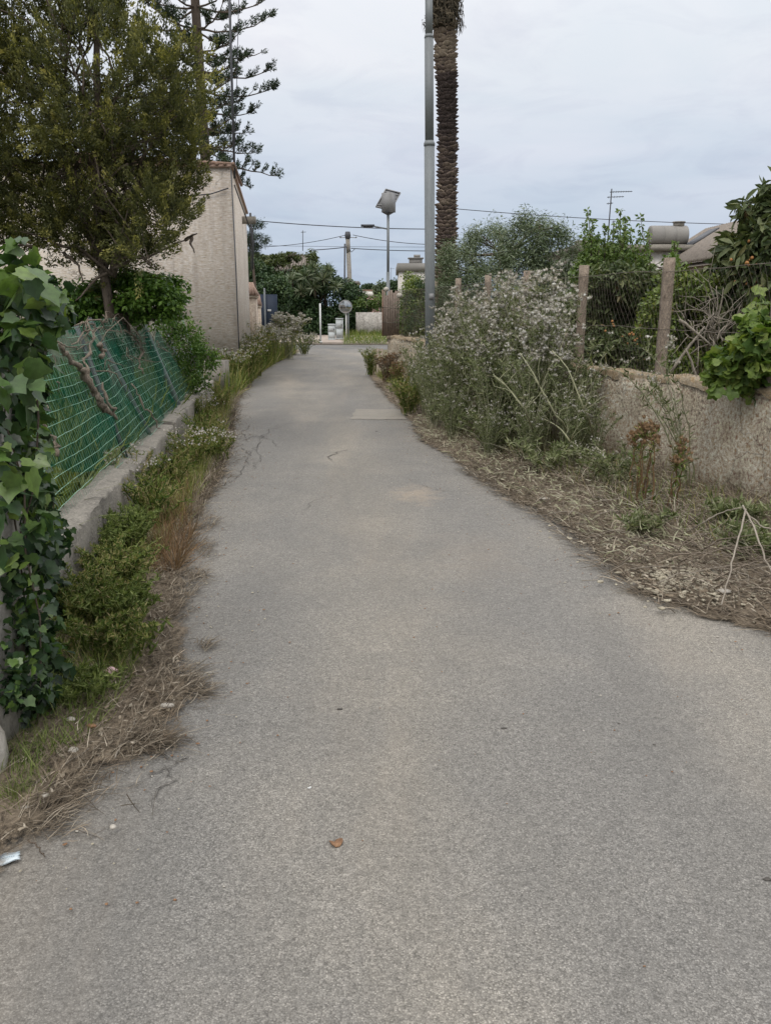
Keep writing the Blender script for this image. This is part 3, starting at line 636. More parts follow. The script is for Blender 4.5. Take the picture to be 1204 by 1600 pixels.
rad_=(np.cos(a1)[...,None]*s1[:,None]+np.sin(a1)[...,None]*s2[:,None])
pos=pl[:,None,:3]+ax[:,None]*(ln[:,None]*t)[...,None]+rad_*(wr*rs.rand(n,per)**.5)[...,None]
D=(ax[:,None]*.9+rad_*.7+rs.normal(size=(n,per,3))*.3).reshape(-1,3); A,B,N=frames(nz(rad_.reshape(-1,3)+unit(n*per)*.6),nz(D))
pr=rs.rand(n)**1.3*.5; rr=np.clip(pr[:,None]+.42*t**1.5+rs.normal(size=(n,per))*.1,0,1)
T=(np.array([(0,0,0),(.2,.35,.05),(.12,.8,0),(0,1,0),(-.12,.8,0),(-.2,.35,.05)]),[(0,1,5),(1,2,5),(2,4,5),(2,3,4)])
f=Buf(); f.inst(T[0],T[1],pos.reshape(-1,3),A,B,N,rs.uniform(.02,.04,n*per),rr.reshape(-1)); part(f,'crown',M['conifer'],con)
# norfolk pine
YN=28.0; base=P(314,478,YN); base[2]=0; npn=thing('norfolk_pine','tall dark pine with tiered near-bare branches rising behind the house','tree',tuple(base))
b=Buf(); tx=lambda z: P(320,240,YN)[0]+(-.02*(z-6.5))+.0; b.tube([(tx(z),YN,z) for z in np.linspace(0,16,12)],np.linspace(.19,.1,12),8); part(b,'trunk',M['bark'],npn,True)
b=Buf(); f=Buf()
lev=[(250,2.7,-.18),(228,1.9,-.02),(200,1.6,.1),(172,2.0,.12),(143,2.7,.16),(112,2.3,.2),(80,2.4,.2),(45,2.5,.25),(12,2.4,.3),(-25,2.2,.3),(-60,2,.3),(-95,1.7,.4)]
TP=[];TD=[]
for li,(py,L,rise) in enumerate(lev):
    z=P(313,py,YN)[2]; o=np.array([tx(z),YN,z]); m_=6; off=rs.rand()*.7
    for k in range(m_):
        an=off+k*2*math.pi/m_+rs.normal()*.1; d=np.array([math.cos(an),math.sin(an),0]); LL=L*rs.uniform(.75,1.0)
        if li==0 and abs(an%6.283)<.6: LL*=1.1
        t=np.linspace(0,1,9); pts=o+d*(LL*t)[:,None]+np.array([0,0,1])*((-.10*np.sin(t*2.4)+rise*t**2)*LL*.9)[:,None]+rs.normal(size=(9,3))*.015
        b.tube(pts,np.linspace(.035,.01,9),5)
        for j in range(11):
            s=rs.uniform(.3,1.0); c=np.array([np.interp(s,t,pts[:,i]) for i in range(3)])
            side=np.cross(d,[0,0,1])*rs.choice([-1,1]); q=nz((d*.6+side*rs.uniform(.1,.8)+np.array([0,0,rs.uniform(.35,.9)]))[None])[0]
            l=rs.uniform(.12,.35)*(1.15-.5*abs(s-.6)); e=c+q*l; b.tube([c,e],[.012,.008],4); TP.append(e); TD.append(nz((q+np.array([0,0,.5]))[None])[0]); 
            if rs.rand()<.5: TP.append(c+q*l*.4); TD.append(q)
        TP.append(pts[-1]); TD.append(nz((d+np.array([0,0,.5]))[None])[0])
part(b,'branches',M['bark'],npn)
TP=np.array(TP);TD=np.array(TD); n=len(TP); per=46
t=rs.rand(n,per); a1=rs.rand(n,per)*6.283; s1=nz(np.cross(TD,[.3,.9,.2])); s2=np.cross(TD,s1)
rad_=np.cos(a1)[...,None]*s1[:,None]+np.sin(a1)[...,None]*s2[:,None]
pos=TP[:,None]+TD[:,None]*((t-.35)*.2)[...,None]+rad_*(.015+.025*t)[...,None]
D=(TD[:,None]*.9+rad_*.8).reshape(-1,3); A,B,N=frames(unit(n*per),nz(D))
f.inst(NARROW[0]*[1.5,1,1],NARROW[1],pos.reshape(-1,3),A,B,N,rs.uniform(.06,.1,n*per),np.clip(np.repeat(rs.rand(n),per)*.6+rs.rand(n*per)*.4,0,1)); part(f,'crown',M['norfolk'],npn)
# second norfolk-like greenery just right of the house
shrub('small_pine','small dark pine with feathery branches beside the far corner of the house','tree',[(398,350,14,8),(400,375,20,12),(392,392,16,10)],34,.5,'norfolk',90,.16,50,.1,NARROW,ground=0,r=.08,crown='crown',trunk='trunk')
# gate pillars beyond the house
def pillar(x0,x1,pyt,Y,label):
    p0,p1=P(x0,500,Y),P(x1,500,Y); w=p1[0]-p0[0]; h=P(x0,pyt,Y)[2]; cx=(p0[0]+p1[0])/2
    r=thing('gate_pillar',label,'pillar',(cx,Y,0),'gate pillars beyond the house')
    b=Buf(); b.box((0,0,h/2),(w,w*1.1,h)); b.box((0,0,h-.03),(w*1.25,w*1.35,.07)); o=b.build('shaft',M['cream']); o.parent=r
    b=Buf(); 
    for k in range(6):
        a=k*math.pi/3; 
    V=[(-w*.75,-w*.8,h+.01),(w*.75,-w*.8,h+.01),(w*.75,w*.8,h+.01),(-w*.75,w*.8,h+.01),(-.05,0,h+.38),(.05,0,h+.38)]
    b.add(V,tris=[(0,1,5),(0,5,4),(2,3,4),(2,4,5),(1,2,5),(3,0,4)],ngon=[[3,2,1,0]])
    for k in range(5): 
        x=-w*.6+k*w*.3; b.tube([(x,-w*.8,h+.04),(x*.2,0,h+.38)],.045,6)
    o=b.build('tiled_cap',M['terracotta']); o.parent=r; return r
pillar(386,402,462,27.5,'nearer cream gate pillar with a tiled cap beside the house')
pillar(401,408,478,30.5,'farther, lower cream gate pillar past the first one')
b=Buf(); q=P(393,478,28.3); b.box((q[0]+.03,28.6,.85),(.05,1.1,1.5)); 
for i in range(6): b.box((q[0]+.07,28.1+i*.2,.85),(.03,.03,1.62))
tag(b.build('iron_gate',M['darkmetal']),'narrow dark iron gate between the cream pillars','gate')
bs=thing('signboard','dark blue sheet-metal board on a thin grey pole beside the cream pillars','sign',tuple(G(416,545)))
b=Buf(); q0=G(417,545); Yb=q0[1]; b.tube([(0,0,0),(0,0,P(416,450,Yb)[2])],.035,8); o=b.build('pole',M['galv'],smooth=True); o.parent=bs
b=Buf(); a_,c_=P(407,460,Yb+.2),P(436,520,Yb+.2); b.box(((a_[0]+c_[0])/2-q0[0],.1,(a_[2]+c_[2])/2),(c_[0]-a_[0],.05,a_[2]-c_[2])); o=b.build('board',M['bluepanel']); o.parent=bs
b=Buf(); q=P(422,485,Yb+.1); b.box((q[0]-q0[0],.06,q[2]),(.14,.02,.07)); b.box((q[0]-q0[0],.06,q[2]-.5),(.14,.02,.05)); o=b.build('sticker',M['white']); o.parent=bs
# ================================================================== RIGHT SIDE
rw=thing('boundary_wall','rough-cast low wall with orange lichen on its top, along the right of the lane','wall',(wallX(8),8,0))
ys=np.r_[np.arange(-3,4,.3),np.arange(4,20.05,.07)]
rows=[]
for y in ys:
    x=wallX(y); h=HW+.012*math.sin(y*1.9)+.008*math.sin(y*5); n_=rs.normal(size=12)*.006
    zz=np.linspace(-.05,h-.03,8)
    rows.append([(x+n_[i]+.01*math.sin(y*3+z*5),y,z) for i,z in enumerate(zz)]+[(x+.23,y,h-.03),(x+.23,y,-.05)])
b=Buf(); b.grid(np.array(rows)); 
for k in (0,-1): b.add(np.array(rows[k]),ngon=[list(range(10)) if k else list(range(10))[::-1]])
part(b,'body',M['rightwall'],rw,True)
rows=[]
for y in ys:
    x=wallX(y); h=HW+.012*math.sin(y*1.9)+.008*math.sin(y*5); n_=rs.normal(size=8)*.006
    rows.append([(x-.012+n_[0],y,h-.06+n_[1]*2.5),(x-.012+n_[2],y,h-.012),(x+.006,y,h+.012+n_[3]),(x+.08,y,h+.018+n_[4]),(x+.17,y,h+.016+n_[5]),(x+.24,y,h-.01),(x+.238,y,h-.045)])
b=Buf(); b.grid(np.array(rows)); part(b,'coping',M['lichen'],rw,False)
rf=thing('chain_link_fence','rusty chain-link fence on mossy concrete posts standing on the right wall','fence',(wallX(8)+.15,8,HW))
b=Buf()

def solveY(px):
    lo,hi=4.0,19.0
    for _ in range(40):
        m_=(lo+hi)/2; q=602+F*(wallX(m_)+.09)/(m_*cp+(EYE-HW)*sp)
        if q>px: lo=m_
        else: hi=m_
    return lo
pA=solveY(1030); pB=solveY(903); dP=pB-pA; PY=[pA-dP,pA,pB,pB+dP,pB+2*dP,pB+3*dP,pB+4*dP]; PY=[p_ for p_ in PY if p_<19.3]; print('posts',PY,wallX(pA))
for y in PY:
    x=wallX(y)+.09; l=rs.uniform(-.012,.015); hh=1.09
    b=Buf(); w=.044; V=[]
    zz=np.linspace(-.02,hh,9)
    for z in zz:
        j=rs.normal(size=8)*.0025; o=np.array([x+l*z,y+.01*z,HW+z])
        V+= [o+(-w+j[0],-w+j[1],0),o+(w+j[2],-w+j[3],0),o+(w+j[4],w+j[5],0),o+(-w+j[6],w+j[7],0)]
    q=[(i*4+k,i*4+(k+1)%4,i*4+4+(k+1)%4,i*4+4+k) for i in range(8) for k in range(4)]
    b.add(V,quads=q+[(32,33,34,35)]); po=part(b,'post',M['post'],rf)
def ff(y,z): return np.array([wallX(y)+.04,y,HW+z])
b=Buf(); y0,y1,Hm=3.5,18.8,1.0; sp_=.062
for k in range(int((y1-y0+Hm)/sp_)):
    for s in (1,-1):
        ya=y0-Hm/2+k*sp_ if s>0 else y0+k*sp_
        pts=[]
        for z in np.linspace(.03,Hm,8):
            y=ya+s*z*.5; 
            if y0<=y<=y1: pts.append(ff(y,z-.035*abs(math.sin((y-PY[0])*math.pi/dP))*z)+np.r_[.02*math.sin(y*5+z*4)+s*.0015,0,0])
        if len(pts)>1: b.tube(pts,.0011,3,cap=False)
part(b,'wire_mesh',M['wire'],rf)
b=Buf()
for z in (.45,.98): b.tube([ff(y,z+rs.normal()*.004-.02*abs(math.sin((y-PY[0])*math.pi/2.17))) for y in np.arange(y0,y1,.25)],.0028,4,cap=False)
for y in np.arange(y0,y1,.05): b.tube([ff(y,.01),ff(y+rs.normal()*.012,rs.uniform(.06,.1))],.0018,3,cap=False)
part(b,'tension_wire',M['wire'],rf)
# board panel at the far end of the wall
bp_=thing('board_panel','weathered brown board panel closing the far end of the right wall','fence',(wallX(19.6)+.15,19.6,HW))
for i in range(7):
    b=Buf(); x=P(600+i*3.7,500,19.6)[0]; h=rs.uniform(.88,1.0); b.box((x+.0,19.6+i*.02,HW+h/2),(.053,.03,h)); part(b,'board',M['wood'],bp_)
b=Buf(); x=P(597.5,500,19.6)[0]; b.box((x,19.58,HW+.5),(.03,.04,1.0)); part(b,'edge_post',M['tile'],bp_)
b=Buf(); x2=P(622,500,19.6)[0]; b.tube([(x-.01,19.55,HW+.3),((x+x2)/2,19.52,HW+.29),(x2,19.55,HW+.31)],.008,4); b.tube([(x-.01,19.55,HW+.62),(x2,19.55,HW+.6)],.008,4); part(b,'tie_wire',M['wire'],bp_)
for px,py,sz,lab in [(603,452,.11,'pale round stone set on top of the weathered boards'),(624,462,.13,'pinkish rounded stone hung beside the weathered boards')]:
    b=Buf(); c=P(px,py,19.4); ball(b,(0,0,0),sz*.55,sq=(1,1,.85),jit=.07); o=b.build('stone',M['stone'],smooth=True); o.location=tuple(c); tag(o,lab,'stone')
# street lamp
lb=G(672,628); lamp=thing('street_lamp','tall grey stepped steel street lamp post rising from the weeds at right','street lamp',tuple(lb)); lamp.rotation_euler=(0,-.016,0)
s_=ppm(lb[1],3)
z1=P(672,225,lb[1])[2]; z2=P(672,57,lb[1])[2]; zt=P(672,-16,lb[1])[2]
b=Buf(); b.tube([(0,0,0),(0,0,z1)],.083,16); b.tube([(0,0,z1-.03),(0,0,z1+.01),(0,0,z1+.05)],[.09,.09,.07],16); part_=b.build('lower_pole',M['galv'],smooth=False); part_.parent=lamp
b=Buf(); b.tube([(0,0,z1+.0),(0,0,z2)],.07,16); b.tube([(0,0,z2-.02),(0,0,z2+.03)],[.075,.062],16); b.tube([(0,0,z2),(0,0,zt)],.058,16); o=b.build('upper_pole',M['galv']); o.parent=lamp
b=Buf(); b.tube([(0,0,zt-.12),(-.35,-.05,zt+.02),(-.9,-.12,zt+.22),(-1.3,-.18,zt+.3)],.035,8); o=b.build('arm',M['galv'],smooth=True); o.parent=lamp
b=Buf(); b.box((-1.55,-.2,zt+.33),(.6,.24,.1)); b.box((-1.55,-.2,zt+.27),(.45,.18,.04)); o=b.build('lantern',M['darkmetal']); o.parent=lamp
b=Buf(); b.tube([(0,0,.0),(0,0,.25)],[.11,.088],16); o=b.build('collar',M['galv']); o.parent=lamp
b=Buf(); b.box((.02,-.086,1.75),(.08,.006,.1)); o=b.build('sticker',M['panelback']); o.parent=lamp
# palm
YPm=21.0; pb=P(696,478,YPm); palm=thing('palm','tall leafless palm trunk with scaly bark and a dead brown head behind the lamp post','palm tree',(pb[0],YPm,.2))
def pcx(z): return P(697,400,YPm)[0]-.03*math.sin(z*.9)-.022*(z-3)
def prad(z): return .18+.02*math.sin(z*.9)
b=Buf(); zs=np.linspace(.2,8.6,50); b.tube([(pcx(z),YPm,z) for z in zs],[prad(z) for z in zs],14,.12); 
V=np.array([(-.5,0,0),(.5,0,0),(.3,.5,.5),(-.3,.5,.5),(0,.75,.05),(-.5,.35,0),(.5,.35,0)])
T_=[(0,1,2),(0,2,3),(3,2,4),(0,3,5),(1,6,2),(5,3,4),(6,4,2)]
pos=[];A=[];B=[];N=[];rr=[]
z=.25;i=0
while z<7.6:
    for k in range(9):
        a=(k+.5*(i%2))*2*math.pi/9+rs.normal()*.06+i*.05; d=np.array([math.cos(a),math.sin(a),0]); p=np.array([pcx(z),YPm,z])+d*(prad(z)-.012); pos.append(p+rs.normal(size=3)*.014)
        N.append(d); B.append([0,0,1]); A.append([-math.sin(a),math.cos(a),0])
        dark=1/(1+math.exp(-(z-5.3)*5))*1/(1+math.exp((z-6.6)*8)); low=.45+.1*rs.randn(); rr.append(np.clip((.8 if z>6.6 else low)+.12*rs.randn()-dark*.75,0,1))
    z+=.078; i+=1
b.inst(V*[1,.62,1],T_,np.array(pos),np.array(A),np.array(B),np.array(N),.19*rs.uniform(.85,1.2,len(pos)),np.array(rr)); part(b,'trunk',M['palmscar'],palm)
b=Buf(); n=3200; a=rs.rand(n)*6.283; z=rs.uniform(7.62,9.0,n); r_=.30+rs.rand(n)*.18+np.where(z<7.75,.08,0)
d=np.stack([np.cos(a),np.sin(a),0*a],1); pos=np.array([pcx(8.0),YPm,0])+d*r_[:,None]*.85+np.stack([0*z,0*z,z],1)
Dn=nz(d*.55+np.stack([0*a,0*a,rs.uniform(-1.2,.3,n)],1)+unit(n)*.4); A,B,N=frames(nz(d+unit(n)*.4),Dn); b.inst(BLADE[0]*[2.6,1,1.5],BLADE[1],pos,A,B,N,rs.uniform(.08,.2,n),rs.rand(n))
b.tube([(pcx(8),YPm,7.55),(pcx(8),YPm,8.2),(pcx(8),YPm,9.0)],[.22,.34,.34],12,.2); part(b,'dead_head',M['palmdead'],palm)
# buildings behind right
YB=31; s=ppm(YB,3); x0=P(905,420,YB)[0]; x1=P(1122,420,YB)[0]; hb=P(1000,392,YB)[2]
wh=thing('white_house','low white house with a flat grey-edged roof behind the orchard','house',((x0+x1)/2,YB+3,0))
b=Buf(); b.box(((x0+x1)/2,YB+3,hb/2),(x1-x0,6,hb)); part(b,'wall',M['whitehouse'],wh)
b=Buf(); b.box(((x0+x1)/2,YB+3,hb+.09),(x1-x0+.5,6.5,.2)); part(b,'roof',M['concrete'],wh)
b=Buf(); b.box((P(925,375,YB)[0],YB+1,hb+.3),(.7,.6,.22)); b.box((P(925,375,YB)[0],YB+1,hb+.23),(.4,.4,.3)); ch=part(b,'chimney',M['concrete'],wh)
tk=thing('water_tank','grey concrete water tank with a round lid on the white house roof','water tank',tuple(P(1042,369,YB+1))); tk.scale=(.82,)*3
c=np.array(tk.location); b=Buf(); L=.78; rows=[]; n=18
for x,rk in [(-L-.02,.3),(-L,.37),(-L+.03,.38),(-.26,.38),(-.25,.365),(-.24,.38),(.26,.38),(.27,.365),(.28,.38),(L-.03,.38),(L,.37),(L+.02,.3)]:
    rows.append([(x,rk*math.cos(k*2*math.pi/n)*1.3,max(-.33,rk*math.sin(k*2*math.pi/n)*1.15)) for k in range(n+1)])
b.grid(np.array(rows)); 
for k in (0,-1): b.add(np.array(rows[k][:-1]),ngon=[list(range(n))])
o=b.build('body',M['farconc'],smooth=True); o.parent=tk
b=Buf(); b.tube([(.45,0,.4),(.45,0,.56)],.24,12); b.tube([(.45,0,.555),(.45,0,.6)],.28,12); o=b.build('lid',M['concrete']); o.parent=tk
b=Buf(); b.box((0,0,-.42),(1.4,.7,.14)); o=b.build('cradle',M['concrete']); o.parent=tk
def antenna(name,label,px,pyt,pyb,Y,arms):
    base=P(px[0],pyb,Y); top=P(px[1],pyt,Y); r=thing(name,label,'antenna',tuple(base))
    b=Buf(); b.tube([base,top],.022,6); part(b,'mast',M['darkmetal'],r)
    for (py,xa,xb,n) in arms:
        b=Buf(); t=(py-pyb)/(pyt-pyb); m_=base+(top-base)*t; a=np.array([P(xa,py,Y)[0],Y,m_[2]]); c=np.array([P(xb,py,Y)[0],Y,m_[2]+.02]); b.tube([a,c],.012,5)
        for k in range(n):
            q=a+(c-a)*(k+.5)/n; l=.14-.06*k/n; b.tube([q-[0,l,0],q+[0,l,0]],.006,4); b.tube([q-[0,0,l*.3],q+[0,0,l*.3]],.006,4)
        part(b,'element',M['darkmetal'],r)
    return r
antenna('aerial','roof aerial with two horizontal arms above the white house',(948,955),295,385,YB+1,[(300,952,987,9),(308,948,974,6),(318,947,957,2)])
b=Buf(); antenna('aerial','short stub mast beside the aerial on the white house roof',(957,958),345,385,YB+2,[(347,955,961,1)])
antenna('aerial','slim distant aerial with one short arm over the creeper-covered roof',(473,473),360,392,52,[(363,470,478,3)])
antenna('aerial','tiny far aerial behind the solar lamp pole',(611,611),418,452,88,[(420,609,616,2)])
sr=thing('solar_rack','tilted solar water heater rack on the white house roof','solar panel',tuple(P(1100,385,YB+1)))
b=Buf()
for dy in (0,1.0):
    b.tube([P(1078,388,YB+dy),P(1122,362,YB+dy)],.03,5); b.tube([P(1100,386,YB+dy),P(1101,372,YB+dy)],.025,5); b.tube([P(1118,386,YB+dy),P(1118,366,YB+dy)],.025,5)
for t in (0,.5,1): 
    q=P(1078,388,YB)*(1-t)+P(1122,362,YB)*t; b.tube([q,q+[0,1,0]],.02,5)
part(b,'frame',M['darkmetal'],sr)
b=Buf(); a_,c_=P(1080,384,YB),P(1123,358,YB); b.add([a_,c_,c_+[0,1,0],a_+[0,1,0],a_+[0,0,.06],c_+[0,0,.06],c_+[0,1,.06],a_+[0,1,.06]],quads=[(0,3,2,1),(4,5,6,7),(0,1,5,4),(1,2,6,5),(2,3,7,6),(3,0,4,7)]); part(b,'panel',M['darkmetal'],sr)
YS=26; sh=thing('tiled_house','house with a weathered sloping tiled roof behind the loquat tree','house',(P(1180,478,YS)[0],YS,0))
a_=P(1122,402,YS); c_=P(1245,326,YS); d_=P(1300,402,YS)
b=Buf(); prism(b,[(a_[0]+.3,YS+.3),(a_[0]+.3,YS+7),(d_[0]-.3,YS+7),(d_[0]-.3,YS+.3)],0,a_[2]-.05)
b.add([(a_[0]+.3,YS+.3,a_[2]-.05),(d_[0]-.3,YS+.3,a_[2]-.05),(c_[0],YS+.3,c_[2]-.15)],tris=[(0,1,2)]); part(b,'wall',M['cream'],sh)
b=Buf()
for u0,u1 in ((a_,c_),(d_,c_)):
    u0=u0.copy(); u0[2]-=.05; n=22; prof=[]
    g=[]
    for i in range(n*4+1):
        t=i/(n*4); g.append([(u0+(u1-u0)*t)+[0,0,.0],(u0+(u1-u0)*t)+[0,7.4,0]])
    g=np.array(g); b.grid(g); b.grid(g-[0,0,.12]); b.grid(np.stack([g[:,0],g[:,0]-[0,0,.12]],1))
L=np.linalg.norm(c_-a_); 
for k in range(34):
    y=YS+.05+k*.215; b.tube([a_+[0,y-YS,0],c_+[0,y-YS,.02]],.07,6,rs.rand())
part(b,'roof',M['greytile'],sh)
# beige block and others in the distance
def block(label,x0,x1,pyt,Y,D,m,trimm,top=.5,extra=None,cat='building',name='building'):
    a,c=P(x0,500,Y)[0],P(x1,500,Y)[0]; h=P(600,pyt,Y)[2]; r=thing(name,label,cat,((a+c)/2,Y+D/2,0))
    b=Buf(); b.box((0,0,h/2),(c-a,D,h)); o=b.build('wall',m); o.parent=r
    b=Buf(); b.box((0,0,h+top/2),(c-a+.3,D+.3,top)); o=b.build('parapet',trimm); o.parent=r
    if extra: extra(r,h+top,a,c)
    return r
def ex(r,h,a,c):
    b=Buf(); b.box((-.9,-3,h+.2),(1.0,1.0,.4)); b.box((-.9,-3,h+.43),(1.2,1.2,.08)); b.box((-.8,-3.1,h+.6),(.5,.1,.2)); o=b.build('chimney',M['farconc']); o.parent=r
block('pale beige block with a grey parapet and chimney, beyond the lamp post',623,712,424,68,9,M['whitehouse'],M['farconc'],.6,ex)
block('low pink building on the skyline left of the solar lamp pole',561,592,463,95,8,M['pink'],M['whitehouse'],.5)
block('small yellowish block rising behind the utility pole',543,559,443,110,8,M['yellow'],M['farconc'],.3)
block('long low grey roofed shed on the far skyline',556,606,456,125,10,M['farconc'],M['tile'],.3)
# far creeper-covered house
YH=55; hx0,hx1=P(372,450,YH)[0],P(486,450,YH)[0]; ez=P(480,425,YH)[2]; rz_=P(430,396,YH)[2]
fh=thing('creeper_house','low tiled house whose roof is half buried in creeper, across the road','house',((hx0+hx1)/2,YH+3,0))
b=Buf(); b.box(((hx0+hx1)/2,YH+3.2,ez/2),(hx1-hx0-.4,6,ez)); part(b,'wall',M['yellow'],fh)
b=Buf(); V=[(hx0,YH,ez),(hx1,YH,ez),(hx1,YH+6.4,ez),(hx0,YH+6.4,ez),(hx0+1,YH+3.2,rz_),(hx1-.35,YH+3.2,rz_)]
b.add(V,quads=[(0,1,5,4),(2,3,4,5)],tris=[(1,2,5),(3,0,4)],ngon=[[3,2,1,0]])
for k in range(26):
    x=hx0+.2+k*(hx1-hx0-.3)/25; t=min(1,max(.1,(hx1-x)/.6)); b.tube([(x,YH-.02,ez+.03),(min(x,hx1-.4),YH+3.2*t,ez+(rz_-ez)*t+.03)],.055,5,rs.rand())
b.tube([(hx0+1,YH+3.2,rz_),(hx1-.35,YH+3.2,rz_)],.1,6); part(b,'roof',M['greytile'],fh)
cz=shrub('roof_creeper','shaggy creeper spilling over the tiled roof across the road','climbing plant',[(395,403,22,8),(425,408,28,8),(452,402,22,6),(400,420,18,12),(385,440,12,20),(420,438,28,12),(470,428,12,14),(488,402,8,12),(455,438,20,10),(380,412,12,16)],YH-1.0,.5,'fern',300,.3,60,.16,r=.08,flat=.5)
# far hedge mass + yucca
shrub('broad_shrub','large dark rounded shrub behind the two roadside cabinets','bush',[(470,460,40,34),(520,470,45,40),(500,440,34,24),(470,495,44,28),(525,500,45,26),(555,480,22,36),(440,480,30,36),(500,510,60,16),(430,510,24,14),(565,500,12,20)],47.5,1.2,'dark',560,.32,80,.15,r=.15,shell=.5)
shrub('hedge','dark green shrubs between the gate pillars and the road','bush',[(415,440,26,22),(430,455,26,22),(400,425,18,16),(418,478,22,22),(425,500,22,22)],44.5,.8,'dark',260,.3,70,.15,r=.1)
yu=thing('yucca','spiky yucca heads standing out of the large dark shrub','yucca',tuple(G(495,523)+[0,9,0])); b=Buf()
for px,py,r_ in [(478,432,.8),(505,436,.8),(455,437,.6),(525,448,.55),(490,450,.7),(470,455,.6),(440,448,.5),(512,422,.55),(490,420,.6)]:
    c=P(px,py,46.5); n=70; d=unit(n); d[:,2]=np.abs(d[:,2])*1.1-.25; d=nz(d); A,B,N=frames(unit(n),d); b.inst(BLADE[0]*[2.0,1,1],BLADE[1],np.repeat(c[None],n,0),A,B,N,r_*rs.uniform(.6,1.1,n),rs.rand(n))
part(b,'blades',M['olive'],yu); b=Buf()
for px,py in [(478,432),(505,436),(455,437),(490,450)]: c=P(px,py,46.5); b.tube([c,[c[0],47.6,c[2]-.6],[c[0],47.8,0]],.08,6)
part(b,'stems',M['bark'],yu)
# far wall across road with creeper top
b=Buf(); a_=P(556,500,46.5); c_=P(640,500,46.5); h=P(580,488,46.5)[2]
b.box(((a_[0]+c_[0])/2+1,46.5,h/2),(c_[0]-a_[0]+2,.25,h)); tag(b.build('garden_wall',M['farwall']),'pale streaked wall across the road behind the solar lamp','wall')
shrub('wall_creeper','yellow-green creeper along the top of the pale wall across the road','climbing plant',[(575,480,12,8),(592,474,12,10),(560,478,10,10),(606,470,12,12),(566,468,8,6)],47,.3,'bright',60,.2,50,.14,LEAF,r=.04)
for i,(px,py,rx,ry,Y,lab) in enumerate([(600,452,14,7,80,'small dusky tree on the skyline right of the pink building'),(618,450,12,9,75,'rounded far tree beside the beige block'),(575,449,10,5,130,'low far tree above the pink building')]):
    shrub('distant_tree',lab,'tree',[(px,py,rx,ry),(px-rx*.6,py+2,rx*.5,ry*.7)],Y,.5,'olive' if i==0 else 'dark',60,.35,40,.25,r=.12,crown='crown',trunk='trunk',group='trees on the far skyline')
# cabinets, poles, mirror
def cab(label,x0,x1,pt,pb,m_,name='cabinet'):
    q=G((x0+x1)/2,pb,.1); Y=q[1]; w=(x1-x0)/ppm(Y,.5); h=P(600,pt,Y)[2]-.1; r=thing('street_cabinet',label,'utility cabinet',(q[0],Y,.1),'utility cabinets on the far pavement')
    b=Buf(); b.box((0,0,h/2+.03),(w,.3,h-.06)); b.box((0,0,.02),(w*1.04,.34,.08)); b.box((0,-.0,h),(w*1.06,.36,.05)); o=b.build('body',M['cabinet']); o.parent=r
    b=Buf(); b.box((0,-.155,h*.74),(w*.9,.012,h*.4)); b.box((0,-.155,h*.28),(w*.9,.012,h*.42)); o=b.build('door',M['cabinet']); o.parent=r
    g=Buf(); g.box((w*.36,-.166,h*.7),(.02,.01,.08)); g2=g.build('handle',M['darkmetal']); g2.parent=o
    return r
cab('tall light grey utility cabinet, the right one of the pair by the mirror',525,536,498,530,'cabinet'); cab('short grey utility cabinet left of the taller one',513,523.5,507,531,'cabinet')
q=G(501,535,.1); b=Buf(); b.tube([(0,0,0),(0,0,P(500,474,q[1])[2]-.1)],.035,10); b.tube([(0,0,0),(0,0,.03)],.08,10); o=b.build('marker_post',M['white']); o.location=tuple(q); tag(o,'plain white upright post left of the two cabinets','post')
q=G(541,531,.1); mr=thing('traffic_mirror','round convex traffic mirror on a white post at the junction','mirror',tuple(q)); h=P(539,480,q[1])[2]-.1
b=Buf(); b.tube([(0,0,0),(0,0,h+.1)],.03,10); o=b.build('post',M['white']); o.parent=mr
n=24; rr_=.30; rows=[[(-.02+r*rr_*math.cos(a),-.09-.05*(1-r*r),h+.02+r*rr_*math.sin(a)) for a in np.linspace(0,2*math.pi,n+1)] for r in (0.01,.35,.65,.85)]
b=Buf(); b.grid(np.array(rows)); o=b.build('mirror_face',M['mirror'],smooth=True); o.parent=mr
rows=[[(-.02+r*rr_*math.cos(a),y,h+.02+r*rr_*math.sin(a)) for a in np.linspace(0,2*math.pi,n+1)] for r,y in ((.84,-.1),(.9,-.12),(1,-.1),(1,-.04),(.2,-.03))]
b=Buf(); b.grid(np.array(rows)); o=b.build('rim',M['panelback'],smooth=True); o.parent=mr
q=G(544.5,531,.1); b=Buf(); b.tube([(0,0,0),(0,0,P(544,478,q[1])[2]-.1)],.028,10); o=b.build('marker_post',M['galv']); o.location=tuple(q); tag(o,'slim grey upright pole just right of the mirror post','post')
# solar lamp pole
YL=37.0; q=P(606,478,YL); sl=thing('solar_lamp','pole with tilted solar panel, battery box and side lamp arm beyond the lane','solar street lamp',(q[0],YL,0))
zb=P(606,333,YL)[2]; zr=P(606,425,YL)[2]
b=Buf(); b.tube([(0,0,0),(0,0,zr)],.072,12); b.tube([(0,0,zr),(0,0,zb+.05)],.055,12); o=b.build('pole',M['galv'],smooth=True); o.parent=sl
b=Buf(); rz=R(-28); co,si=math.cos(rz),math.sin(rz); ax=np.array([[co,si,0],[-si,co,0],[0,0,1]])
b.box((0.02,0,zb+.40),(.42,.42,.74),ax=ax); o=b.build('battery_box',M['panelback']); o.parent=sl
b=Buf(); k=8; b.tube([(0,0,zb-.07),(0,0,zb+.05)],[.07,.3],4); o=b.build('bracket',M['darkmetal']); o.parent=sl
